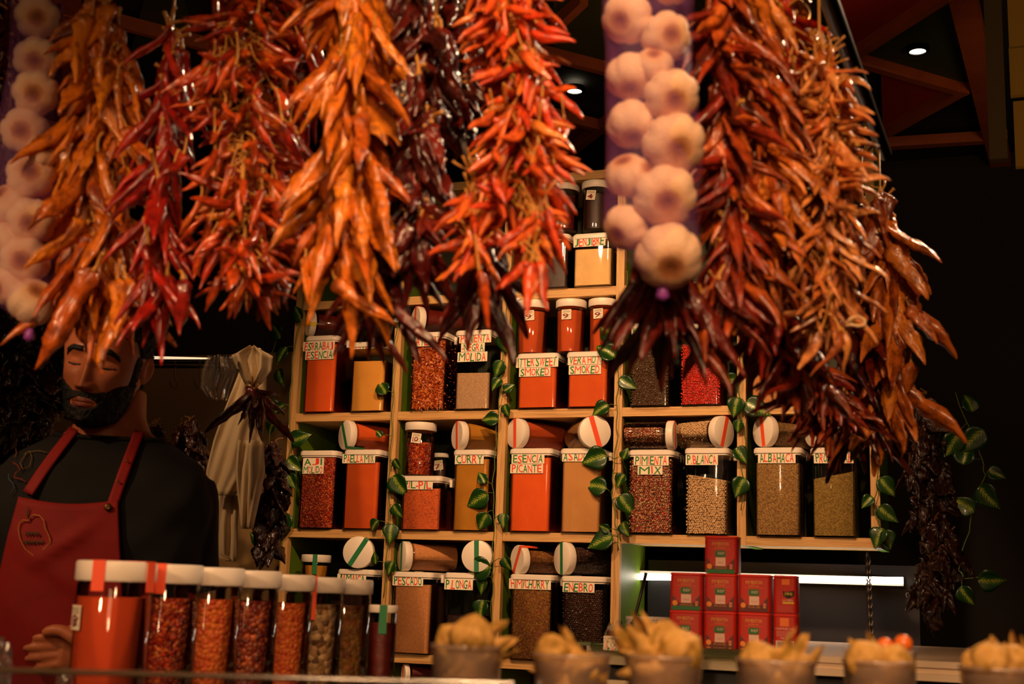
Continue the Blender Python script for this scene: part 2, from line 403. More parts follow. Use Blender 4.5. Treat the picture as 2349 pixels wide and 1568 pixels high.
# second row
C(697, 767, 770, 1, 'orange', 'tall canister of bright orange powder lettered ESRRABAJA ESENCIA', 'lettered ESRRABAJA', [(696, 768, 783, 804, 'ESRRABAJ', 'rgrggrr'), (701, 766, 804, 824, 'ESENCIA', 'rgrggrg')], 790, ybot=945)
C(804, 880, 784, 1, 'gold', 'tall canister of golden ochre powder behind the large orange peppers', 'behind the large orange peppers, second shelf from the top', [(806, 856, 787, 800, 'RANCH', 'grgrg')], 828, ybot=942)
C(941, 1018, 762, 1, 'cayenne', 'tall canister of small dried chillies lettered CAYENA', 'lettered CAYENA', [(942, 1006, 771, 794, 'CAYENA', 'grgrgr')], None, ybot=940)
C(1043, 1123, 757, 1, 'ground', 'half full canister of ground pepper lettered PIMIENTA NEGRA MOLIDA', 'lettered PIMIENTA NEGRA MOLIDA', [(1054, 1127, 765, 786, 'PIMIENTA', 'rrggrrgr'), (1058, 1112, 787, 806, '-NEGRA', 'rgrgrg'), (1050, 1118, 807, 829, 'MOLIDA', 'grgrgr')], 855, ybot=937)
c1 = C(1186, 1276, 810, 1, 'orange2', 'low canister of orange paprika lettered BITTER SWEET SMOKED', 'lettered BITTER SWEET SMOKED', [(1184, 1281, 818, 842, 'ITTER SWEET', 'ggrgrgrgrg'), (1191, 1263, 843, 863, 'SMOKED', 'grrggr')], None, ybot=937)
c2 = C(1300, 1393, 806, 1, 'orange2', 'low canister of orange paprika lettered VERA HOT SMOKED', 'lettered VERA HOT SMOKED', [(1303, 1380, 815, 836, 'VERA HOT', 'grgrrgr'), (1305, 1379, 837, 858, 'SMOKED', 'grgrgr')], None, ybot=935)
C(1445, 1535, 740, 1, 'black', 'tall canister of black peppercorns lettered P. NEGRA SINGAPUR', 'lettered P. NEGRA SINGAPUR', [(1449, 1528, 754, 775, 'P.NEGRA', 'grrggrr'), (1450, 1522, 776, 797, 'SINGAPUR', 'grrgrgrg')], 800, ybot=935)
C(1560, 1653, 742, 1, 'pink', 'tall canister of bright red peppercorns behind hanging chilli tips', 'behind hanging chilli tips, next to the NEGRA SINGAPUR one', [], 790, ybot=928)
C(1722, 1798, 744, 1, 'fish', 'canister of beige spice in the top bay beyond the red peppercorns', 'in the end bay above the ALBAHACA one', [], 790, ybot=927)
# third row
C(684, 764, 1033, 0, 'flakes', 'tall canister of dark red flakes lettered AJI MOLIDO', 'lettered AJI MOLIDO', [(695, 743, 1050, 1086, 'AJI|MOLIDO', 'grgrgrrgg')], 1048, ybot=1213)
C(786, 866, 1031, 0, 'orange2', 'tall canister of orange powder lettered PAELLA MIX', 'lettered PAELLA MIX', [(786, 861, 1041, 1062, 'PAELLA MIX', 'grggrrgrg')], 1060, ybot=1213)
cp = C(919, 1008, 1091, 0, 'pil', 'low canister of speckled orange mix lettered PIL-PIL', 'lettered PIL-PIL', [(922, 993, 1101, 1122, 'PIL-PIL', 'grgrrgr')], 1120, ybot=1215)
C(1038, 1119, 1031, 0, 'mustard', 'tall canister of mustard yellow powder lettered CURRY', 'lettered CURRY', [(1044, 1110, 1042, 1064, 'CURRY', 'grgrg')], None, ybot=1218)
C(1168, 1262, 1028, 0, 'orange', 'tall canister of red orange powder lettered ESENCIA PICANTE', 'lettered ESENCIA PICANTE', [(1174, 1249, 1042, 1063, 'ESENCIA', 'grgrgrg'), (1171, 1246, 1064, 1085, 'PICANTE', 'rgrgrgr')], None, ybot=1218)
C(1285, 1378, 1028, 0, 'tan', 'tall canister of tan powder lettered ASADO', 'lettered ASADO', [(1290, 1352, 1036, 1058, 'ASADO', 'grgrg')], None, ybot=1220)
C(1441, 1542, 1031, 0, 'mix', 'tall canister of mixed peppercorns lettered PIMIENTA MIX', 'lettered PIMIENTA MIX', [(1454, 1534, 1044, 1067, 'PIMIENTA', 'grgrgrgr'), (1463, 1520, 1068, 1088, 'MIX', 'grg')], 1055, ybot=1223)
C(1572, 1669, 1027, 0, 'white', 'canister of white peppercorns lettered P. BLANCA', 'lettered P. BLANCA', [(1573, 1647, 1042, 1066, 'P.BLANCA', 'grrggrgr')], 1098, -.018, ybot=1225)
C(1731, 1837, 1026, 0, 'herb', 'tall canister of brown herbs lettered ALBAHACA', 'lettered ALBAHACA', [(1739, 1825, 1038, 1062, 'ALBAHACA', 'grgrggrr')], 1062, ybot=1228)
C(1862, 1963, 1026, 0, 'olive', 'canister of olive brown herbs lettered PROVENZAL', 'lettered PROVENZAL', [(1867, 1958, 1038, 1062, 'PROVENZAL', 'grgrgrrgr')], 1090, .024, ybot=1228)
# fourth row
C(771, 850, 1305, -1, 'dark', 'dark canister lettered JAMAICA behind the front row of jars', 'lettered JAMAICA', [(774, 840, 1316, 1336, 'JAMAICA', 'grgrgrg')], 1330, ybot=1495)
C(897, 986, 1311, -1, 'fish', 'tall canister of pale brown powder lettered PESCADO', 'lettered PESCADO', [(901, 971, 1320, 1343, 'PESCADO', 'grgrgrg')], 1341, ybot=1500)
C(1018, 1089, 1313, -1, 'dark', 'dark nearly empty canister lettered P. LONGA', 'lettered P. LONGA', [(1020, 1085, 1328, 1352, 'P.LONGA', 'grrgrgr')], 1412, ybot=1502)
C(1169, 1264, 1317, -1, 'chimi', 'tall canister of brown herb mix lettered CHIMICHURRY', 'lettered CHIMICHURRY', [(1168, 1264, 1327, 1351, 'HIMICHURRY', 'rgrgrgrgrg')], None, ybot=1509)
C(1287, 1385, 1321, -1, 'juniper', 'tall canister of dark berries lettered ENEBRO', 'lettered ENEBRO', [(1291, 1364, 1335, 1358, 'ENEBRO', 'grgrgr')], 1356, ybot=1510)

# ------------------------------------------------------------------ round jars
def jar_mesh_parts(t, R, L, kind, fillz=None, tape=None, tape_ang=0, over=None, tagp=None, spicelabel='', tilt=0, lying=True):
    """jar along local +Z from its base to the lid; the lid's face is at z = L"""
    lt = R*.5
    MB().lathe([(R*.86, 0), (R*.92, .003), (R*.93, .01), (R*.93, L-lt-.004), (R*.86, L-lt+.002)], 40).build('clear_body', CLEAR, t)
    MB().lathe([(R*.97, L-lt), (R, L-lt+.002), (R, L-.004), (R*.985, L-.0012), (R*.95, L)], 48).build('lid', WHITE, t)
    if tape:
        c, s = math.cos(tape_ang), math.sin(tape_ang); w = R*.155; mb = MB()
        M = Matrix.Rotation(tape_ang, 4, 'Z')
        mb.box((-w, -R*.97, L+.0002), (w, R*.97, L+.0008), 0, M)
        mb.box((-w, R*1.0, L-lt*.95 if over != 1 else L-lt*2.6), (w, R*1.012, L+.0005), 0, M)
        if over is not None: mb.box((-w, -R*1.012, L-lt*.95 if over != -1 else L-lt*2.6), (w, -R*1.0, L+.0005), 0, M)
        mb.build('tape_strip', TAPE[tape], t)
def jar_fill(loc, Mrot, R, L, kind, label, level=1.0, gdir=None):
    """contents; gdir: direction of gravity in jar space when lying (cuts the cylinder at a level)"""
    lt = R*.5; r = R*.9; Lf = L-lt-.008
    mb = MB(); n = 40
    def lim(x, y):
        if gdir is None: return x, y
        # height above the lowest side
        h = -(x*gdir[0]+y*gdir[1]); top = r*(2*level-1)
        if h > top:
            e = h-top; return x+gdir[0]*e, y+gdir[1]*e
        return x, y
    z1 = Lf if gdir is not None else Lf*level
    zs = [.004, z1*.5, z1]
    mb.rings([[lim(r*math.cos(2*PI*j/n), r*math.sin(2*PI*j/n))+(z,) for j in range(n)] for z in zs])
    mats = SP[kind] if kind in SP else [SP.setdefault('core_'+kind, SP['dark']), GR[kind][0]]
    if kind in GR:
        g = GR[kind][1]; pts = []; st = g*1.8
        k = 0; z = .004+g
        while z < z1-g:
            m = int(2*PI*(r-g)/st)
            for j in range(m):
                a = 2*PI*(j+.5*(k % 2))/m; x, y = lim((r-g*.6)*math.cos(a), (r-g*.6)*math.sin(a))
                pts.append((x+rnd(-.2, .2)*g, y+rnd(-.2, .2)*g, z+rnd(-.3, .3)*g))
            z += st*.87; k += 1
        gm, _ = grains(kind, pts, None, ''); n0 = len(mb.v)
        mb.v = [(x*.95, y*.95, z) for x, y, z in mb.v]
        mb.v += gm.v; mb.f += [tuple(i+n0 for i in f) for f in gm.f]; mb.m += [1]*len(gm.f)
    o = bpy.data.objects.new(KINDN[kind], mb.mesh(KINDN[kind], mats, 'auto')); COL.objects.link(o)
    o.matrix_world = Matrix.Translation(loc) @ Mrot
    tag(o, KINDW[kind]+' inside the '+label, 'spice', None, 'stuff')
def price_tag(t, R, L, ang, zc, size, txt='10', twist=0):
    """small sticker on the side of the jar at angle ang around its axis"""
    M = Matrix.Rotation(ang, 4, 'Z') @ Matrix.Translation((0, -R*.945, zc)) @ Matrix.Rotation(twist, 4, 'Y')
    w, h = size
    s = MB().box((-w/2, -.0008, -h/2), (w/2, 0, h/2), 0, M).build('price_sticker', STICK, t)
    mb = MB(); write(mb, txt, -w*.42, w*.25, -h*.38, h*.12, -.0012, (0,), .05, .02)
    for k in range(3):
        zz = h*(.2+.09*k); mb.tube([(-w*.4+w*.8*q/8, -.0012, zz+rnd(-.02, .02)*h) for q in range(9)], h*.016, 4, 1)
    mb.tube([(-w*.3, -.0013, -h*.42), (w*.42, -.0013, h*.02)], h*.022, 4, 0)
    mb.tube([(w*.1+w*.3*q/4, -.0012, -h*.3+rnd(-.02, .02)*h) for q in range(5)], h*.014, 4, 1)
    mb.v = [tuple(M @ Vector(p)) for p in mb.v]
    mb.build('handwriting', [INK_P, INK_D], s, False)
def lying_jar(cx, cy, hpx, aspect, side, tape, tape_deg, kind, label, Y=.0, L=.17, level=1., over=None, tagang=None, roll=0, base=None, txt='10', tw=1.57):
    p = at_y(cx, cy, Y); dep = px_of(p)[2]; R = hpx/2/F*dep
    v = (CAM-p); az = math.atan2(v.y, v.x); da = math.acos(aspect)
    az += -da if side == 'L' else da
    # camera looks along +y: turning clockwise (seen from above) points the lid to the picture's left
    a = Vector((math.cos(az), math.sin(az), 0))
    if base is not None: p.z = base+R
    X = Vector((0, 0, 1)).cross(a).normalized(); Zv = Vector((0, 0, 1))
    # local frame: z along the axis, x sideways, y up
    M = Matrix((X, Zv, a)).transposed()
    if M.determinant() < 0: M = Matrix((-X, Zv, a)).transposed()
    M = M.to_4x4()
    o = p-a*L
    t = thing('round_jar', label, 'jar', o, 'round jars with white lids'); t.rotation_euler = M.to_euler()
    ta = math.radians(tape_deg)
    jar_mesh_parts(t, R, L, kind, None, tape, ta, over)
    jar_fill(o, M, R, L, kind, label, level, (0, -1) if True else None)
    if tagang is not None: price_tag(t, R, L, math.radians(tagang), L-R*.5-.034, (.026, .034), txt, tw)
    return t
def stand_jar(x0, x1, y0, y1, kind, label, Y=.03, base=None, tape=None, level=.9, tagang=None, txt='9', tagz=None, tapeang=0, grp='round jars with white lids'):
    p = at_y((x0+x1)/2, y0, Y); q = at_y((x0+x1)/2, y1, Y); dep = px_of(p)[2]; R = (x1-x0)/2/F*dep
    zb = q.z if base is None else base; L = p.z-zb
    p = at_y((x0+x1)/2, (y0+y1)/2, Y)
    t = thing('round_jar', label, 'jar', (p.x, Y, zb), grp)
    jar_mesh_parts(t, R, L, kind, None, tape, math.radians(tapeang), -1 if tape else None)
    jar_fill(Vector((p.x, Y, zb)), Matrix.Identity(4), R, L, kind, label, level)
    if tagang is not None: price_tag(t, R, L, math.radians(tagang), L-R*.5-.026 if tagz is None else tagz, (.03, .03), txt, rnd(-.15, .15))
    return t
J = lying_jar; S = stand_jar
# standing ones
S(1334, 1402, 421, 534, 'dark', 'dark round jar standing on the JENJIBRE canister', .03, tagang=-6, txt='4')
S(1262, 1329, 426, 534, 'wine', 'brownish round jar beside the dark jar on the top shelf', .05)
S(1185, 1259, 693, 811, 'smoked', 'paprika jar with price sticker above the BITTER SWEET canister', .03, c1[2]+.0005, level=.97, tagang=6)
S(1274, 1345, 691, 809, 'smoked', 'paprika jar with price sticker, middle of three in one bay', .03, c2[2]+.0005, level=.97, tagang=0)
S(1349, 1418, 689, 808, 'smoked', 'paprika jar with price sticker, touching the shelf post behind ivy leaves', .045, c2[2]+.0005, level=.97, tagang=-4)
S(927, 1000, 971, 1091, 'flakes', 'round jar of chilli flakes standing on the PIL-PIL canister', .03, cp[2]+.0005, level=.78, tagang=8, txt='10')
S(992, 1030, 1040, 1098, 'dark', 'small dark jar behind the chilli flake jar', .17, level=.8, tagang=6, txt='7')
S(690, 758, 1272, 1345, 'mustard', 'ochre jar with a green tape strip in the lowest bay', .02, level=.97, tape='g', tapeang=24)
S(1551, 1571, 1070, 1148, 'wine', 'small jar in the gap behind the PIMIENTA MIX canister, upper one', .24, txt='5')
S(1551, 1573, 1163, 1225, 'dark', 'small jar in the gap behind the PIMIENTA MIX canister, lower one', .24, txt='5')
# lying ones
J(706, 742, 57, .22, 'L', 'y', 80, 'wine', 'lying jar with yellow tape on its lid above ESRRABAJA canister', .0, over=1, tagang=0)
J(953, 733, 62, .35, 'L', 'o', 0, 'wine', 'lying jar with orange tape above the CAYENA canister', 0, tagang=-20, txt='8')
J(1078, 724, 62, .35, 'L', None, 0, 'dark', 'dark lying jar above the MOLIDA canister', 0, tagang=-10)
J(1452, 716, 50, .3, 'L', None, 0, 'dark', 'dark lying jar above the NEGRA SINGAPUR canister', 0, tagang=-10)
J(1579, 707, 66, .2, 'R', None, 0, 'dark', 'lying jar seen as a thin lid above the red peppercorns', 0)
J(790, 997, 68, .42, 'L', 'g', 28, 'orange2', 'orange filled lying jar with diagonal green tape above PAELLA MIX', 0, over=-1, tagang=-30)
J(1048, 998, 66, .4, 'L', 'o', 6, 'mustard', 'mustard filled lying jar above the CURRY canister', 0, tagang=-30)
J(1181, 993, 69, .6, 'L', 'o', 3, 'smoked', 'paprika filled lying jar above the ESENCIA PICANTE canister', 0, tagang=-12, txt='7')
J(1366, 990, 76, .95, 'R', 'o', 18, 'tan', 'tan lying jar with its round lid facing out above ASADO', -.03)
J(1549, 998, 67, .2, 'R', 'o', 8, 'mix', 'lying jar of mixed peppercorns above PIMIENTA MIX', -.005, level=.72, tagang=20, L=.145, txt='7')
J(1662, 990, 74, .62, 'R', 'o', -16, 'white', 'lying jar of white peppercorns above P. BLANCA', -.01, tagang=30, L=.15, level=.85)
J(1749, 988, 74, .62, 'L', 'o', 8, 'herb', 'lying jar of brown herbs above the ALBAHACA canister', 0, tagang=-12, level=.8)
J(1862, 985, 77, .48, 'L', 'o', 8, 'olive', 'lying jar of herbs above the PROVENZAL canister', 0, tagang=-12, level=.6)
J(821, 1266, 73, .96, 'L', 'g', -32, 'dark', 'dark lying jar, lid with diagonal green tape facing out above JAMAICA', -.03)
J(921, 1275, 68, .3, 'L', 'g', 2, 'fish', 'pale brown lying jar with green tape above PESCADO', 0, tagang=-8)
J(1093, 1275, 73, .96, 'L', 'g', 2, 'dark', 'lying jar, lid with upright green tape facing out above P. LONGA', -.03)
J(1186, 1283, 67, .48, 'L', 'o', -28, 'chimi', 'herb filled lying jar with orange tape above CHIMICHURRY', 0, over=1, level=.85)
J(1288, 1280, 75, .5, 'L', 'g', 3, 'juniper', 'lying jar of dark berries with green tape above ENEBRO', 0, tagang=-22, level=.85)
J(925, 1545, 44, .25, 'L', 'o', 3, 'wine', 'lying jar with white lid below the PESCADO shelf', .02, base=None)

# ------------------------------------------------------------------ ivy
IVYL = None
def leaf_mat():
    m, nt, b = nodes('ivy_leaf_green'); v = coord(nt)
    # leaf lies in its local XZ plane, x across, z along; pale cream veins branch from the midrib
    sx = nt.nodes.new('ShaderNodeSeparateXYZ'); nt.links.new(v, sx.inputs[0])
    ab = nt.nodes.new('ShaderNodeMath'); ab.operation = 'ABSOLUTE'; nt.links.new(sx.outputs[0], ab.inputs[0])
    f = nt.nodes.new('ShaderNodeMath'); f.operation = 'MULTIPLY_ADD'; f.inputs[1].default_value = 1.3; nt.links.new(ab.outputs[0], f.inputs[0]); nt.links.new(sx.outputs[2], f.inputs[2])
    w = nt.nodes.new('ShaderNodeMath'); w.operation = 'MULTIPLY'; w.inputs[1].default_value = 900; nt.links.new(f.outputs[0], w.inputs[0])
    si = nt.nodes.new('ShaderNodeMath'); si.operation = 'SINE'; nt.links.new(w.outputs[0], si.inputs[0])
    nz = noise_n(nt, v, 60, 3)
    ce = nt.nodes.new('ShaderNodeMath'); ce.operation = 'MULTIPLY_ADD'; ce.inputs[1].default_value = -55; ce.inputs[2].default_value = .55; nt.links.new(ab.outputs[0], ce.inputs[0])
    s2 = nt.nodes.new('ShaderNodeMath'); s2.operation = 'MULTIPLY_ADD'; s2.inputs[1].default_value = .12; nt.links.new(si.outputs[0], s2.inputs[0]); nt.links.new(ce.outputs[0], s2.inputs[2])
    s3 = nt.nodes.new('ShaderNodeMath'); s3.operation = 'ADD'; nt.links.new(s2.outputs[0], s3.inputs[0]); nt.links.new(nz, s3.inputs[1])
    nt.links.new(ramp(nt, s3.outputs[0], [(.45, (22, 56, 14)), (.8, (38, 80, 20)), (.95, (84, 114, 34)), (1, (140, 150, 62))]), b.inputs['Base Color'])
    b.inputs['Roughness'].default_value = .32; b.inputs['Coat Weight'].default_value = .2
    return m
LEAFM = leaf_mat(); STEMM = plain('ivy_stem_green', (84, 104, 34), .5)
def leaf_mesh(w=1., seed=0):
    """heart-shaped leaf hanging along -Z from its stalk end, folded along the midrib, one millimetre thick"""
    rs = random.Random(seed); mb = MB(); L = .05; rows = 9; cols = 7
    prof = [(-.12, .0), (-.06, .5), (.05, .80), (.2, .95), (.35, .93), (.5, .78), (.68, .52), (.85, .24), (1.0, .015)]
    fold = rs.uniform(.15, .5); bend = rs.uniform(.1, .5); tw = rs.uniform(-.3, .3)
    vs = []
    for side in (0, 1):
        for z, hw in prof:
            for c in range(cols):
                u = (c/(cols-1))*2-1; x = u*hw*.42*L*w
                zz = -z*L+( .10*L*(1-abs(u))**2 if z < .0 else 0)
                if z < .06: zz = -z*L-(.05*L*(1-abs(u)) if z < 0 else 0)
                y = -abs(x)*fold+bend*L*z*z*.5+tw*x*z+.0006*math.sin(z*18+u*3)
                vs.append((x, y+(.0007 if side else 0), zz))
    n = rows*cols
    fs = []
    for r in range(rows-1):
        for c in range(cols-1):
            a = r*cols+c; fs.append((a, a+cols, a+cols+1, a+1)); fs.append((n+a, n+a+1, n+a+cols+1, n+a+cols))
    edge = [c for c in range(cols)]+[r*cols+cols-1 for r in range(1, rows)]+[(rows-1)*cols+c for c in range(cols-2, -1, -1)]+[r*cols for r in range(rows-2, 0, -1)]
    for i in range(len(edge)):
        a, b = edge[i], edge[(i+1) % len(edge)]; fs.append((a, b, n+b, n+a))
    mb.add(vs, fs); return mb.mesh('leaf', [LEAFM], True)
LEAVES = [leaf_mesh(rnd(.95, 1.25), k) for k in range(6)]
def vine(path, Y, leaves, label, grp='ivy vines trailing down the shelf posts'):
    """path: pixels of the stem; leaves: (px stalk end, px tip) of each leaf"""
    pts = [at_y(x, y, Y+rnd(-.008, .0)) for x, y in path]
    o = pts[-1]; t = thing('hanging_ivy_vine', label, 'artificial ivy', o, grp)
    sm = []
    for a, b in zip(pts, pts[1:]):
        for k in range(4): sm.append(a.lerp(b, k/4)+Vector((math.sin(k*1.6+a.z*60)*.003, 0, 0))-o)
    sm.append(pts[-1]-o)
    MB().tube(sm, .0016, 6).build('stem', STEMM, t, True)
    for (x0, y0, x1, y1) in leaves:
        s = at_y(x0, y0, Y-.012); e = at_y(x1, y1, Y-.012+rnd(-.012, .01)); L = (e-s).length
        near = min(sm, key=lambda q: (q+o-s).length)+o
        d = (e-s).normalized()
        # the blade faces the front: local -Z along d, local -Y (upper side) towards the viewer
        zax = -d; yv = Vector((rnd(-.5, .5), 1, rnd(-.3, .3))); yax = (yv-zax*yv.dot(zax)).normalized(); xax = yax.cross(zax)
        sc_ = L/.052
        M = Matrix.Translation(s-o) @ Matrix((xax, yax, zax)).transposed().to_4x4() @ Matrix.Scale(sc_, 4)
        lf = inst('leaf', random.choice(LEAVES), t, M)
        mid = (near+s)/2+Vector((0, -.006, .004))
        MB().tube([near-o, mid-o, s-o], [.0012, .0010, .0009], 5).build('leaf_stalk', STEMM, t, True)
V = vine
V([(700, 620), (690, 720), (672, 820), (662, 930), (668, 1010), (660, 1090), (655, 1170), (646, 1240), (640, 1300)], -.012,
  [(671, 1010, 711, 995), (662, 1055, 690, 1080), (664, 1090, 676, 1122), (655, 800, 632, 838), (650, 930, 622, 948), (645, 1060, 600, 1082), (648, 1130, 612, 1160), (650, 1180, 640, 1240), (628, 1230, 585, 1262), (690, 730, 672, 700)], 'ivy trailing down the end post beside the paper bags')
V([(915, 640), (915, 720), (905, 800), (902, 880), (900, 960), (896, 1040), (890, 1120), (893, 1200), (886, 1290), (880, 1370)], -.012,
  [(914, 735, 912, 682), (905, 1055, 920, 1080), (905, 1095, 932, 1140), (904, 1160, 922, 1188), (898, 1205, 893, 1248), (866, 1195, 848, 1218), (884, 900, 866, 872), (874, 1000, 862, 985), (900, 1290, 888, 1320), (862, 1290, 858, 1262)], 'ivy trailing down the post beside the PAELLA MIX canister')
V([(1175, 600), (1165, 680), (1160, 760), (1152, 830), (1148, 900), (1140, 970), (1136, 1040), (1130, 1110), (1134, 1190), (1130, 1270), (1130, 1340), (1126, 1420)], -.012,
  [(1155, 770, 1158, 812), (1150, 830, 1134, 868), (1146, 870, 1126, 895), (1158, 895, 1180, 880), (1158, 930, 1168, 958), (1140, 960, 1101, 962), (1112, 1105, 1096, 1080), (1114, 1135, 1067, 1163), (1116, 1180, 1096, 1218), (1120, 1300, 1066, 1316), (1112, 1330, 1098, 1366), (1108, 1380, 1097, 1425), (1156, 1180, 1152, 1212), (1158, 1280, 1172, 1310)], 'ivy trailing down the post beside the CURRY canister')
V([(1440, 620), (1430, 720), (1415, 780), (1420, 860), (1414, 930), (1416, 1000), (1408, 1070), (1404, 1130), (1412, 1200), (1420, 1262)], -.012,
  [(1410, 770, 1370, 745), (1408, 815, 1364, 790), (1424, 870, 1462, 892), (1392, 930, 1355, 952), (1386, 1045, 1330, 1062), (1386, 1118, 1338, 1108), (1430, 1050, 1440, 1025), (1430, 1090, 1412, 1120), (1424, 1140, 1456, 1182), (1430, 1200, 1440, 1232), (1396, 1215, 1372, 1204), (1400, 1232, 1344, 1256)], 'ivy trailing down the post beside the ASADO canister')
V([(1700, 800), (1694, 880), (1700, 950), (1710, 1010), (1702, 1060), (1706, 1120), (1700, 1170)], -.012,
  [(1690, 870, 1652, 875), (1692, 915, 1680, 958), (1715, 925, 1768, 950), (1696, 965, 1690, 995), (1690, 1030, 1714, 1062), (1706, 1100, 1684, 1142)], 'ivy trailing down the post beside the P. BLANCA canister')
V([(2014, 1040), (2012, 1110), (2004, 1160), (2016, 1200), (2014, 1230)], -.012,
  [(2022, 1100, 2056, 1140), (2020, 1165, 2062, 1200), (2022, 1215, 2004, 1258), (1998, 1140, 1976, 1165), (2030, 1220, 2046, 1262)], 'ivy at the end post beyond the PROVENZAL canister')
V([(2190, 900), (2250, 1040), (2258, 1090), (2236, 1160), (2216, 1240), (2190, 1330), (2270, 1320)], .1,
  [(2196, 1000, 2166, 1050), (2250, 990, 2200, 1040), (2270, 1080, 2310, 1096), (2250, 1120, 2292, 1170), (2210, 1060, 2220, 1010), (2250, 1330, 2312, 1332), (2200, 1330, 2184, 1296), (2206, 1350, 2236, 1392), (2230, 1170, 2180, 1140), (2230, 940, 2214, 900)], 'dim ivy hanging in the dark beyond the dried black peppers', 'ivy vines trailing down the shelf posts')
V([(640, 760), (612, 840), (600, 900), (622, 980), (610, 1060), (620, 1140), (600, 1230)], .06,
  [(640, 850, 650, 888), (616, 930, 652, 936), (628, 970, 612, 1000), (610, 1080, 590, 1060), (616, 1140, 640, 1150), (600, 1240, 570, 1220), (642, 770, 620, 740)], 'ivy hanging between the paper bags and the shelf')
# ------------------------------------------------------------------ paprika tins on the back counter
YT = at_d(1650, 1450, 2.4).y
TINR = mottled('tin_red', [(196, 40, 22), (186, 32, 18)], 5, .4, 0); TINL = plain('tin_lid_red', (218, 50, 36), .4); TIND = plain('tin_dark_red', (92, 22, 16), .45)
GOLD = plain('gold_print', (216, 150, 60), .5); TGRN = plain('tin_green', (30, 108, 50), .5); TWHT = plain('tin_white', (232, 196, 178), .6)
TORG = plain('tin_orange', (240, 120, 40), .5); TYEL = plain('tin_yellow', (226, 196, 40), .5); TBLK = plain('print_black', (26, 18, 16), .6); TPNK = plain('pale_red_print', (214, 110, 100), .6)
TM = [TINR, TINL, TIND, GOLD, TGRN, TWHT, TORG, TYEL, TBLK, TPNK]
def ellipse(mb, cx, cz, rx, rz, y, mi, n=24):
    mb.add([(cx+rx*math.cos(2*PI*k/n), y, cz+rz*math.sin(2*PI*k/n)) for k in range(n)], [tuple(range(n))], mi)
ZT = at_y(1650, 1489, YT).z; HT = (at_y(1650, 1314, YT).z-ZT)/2-.0006
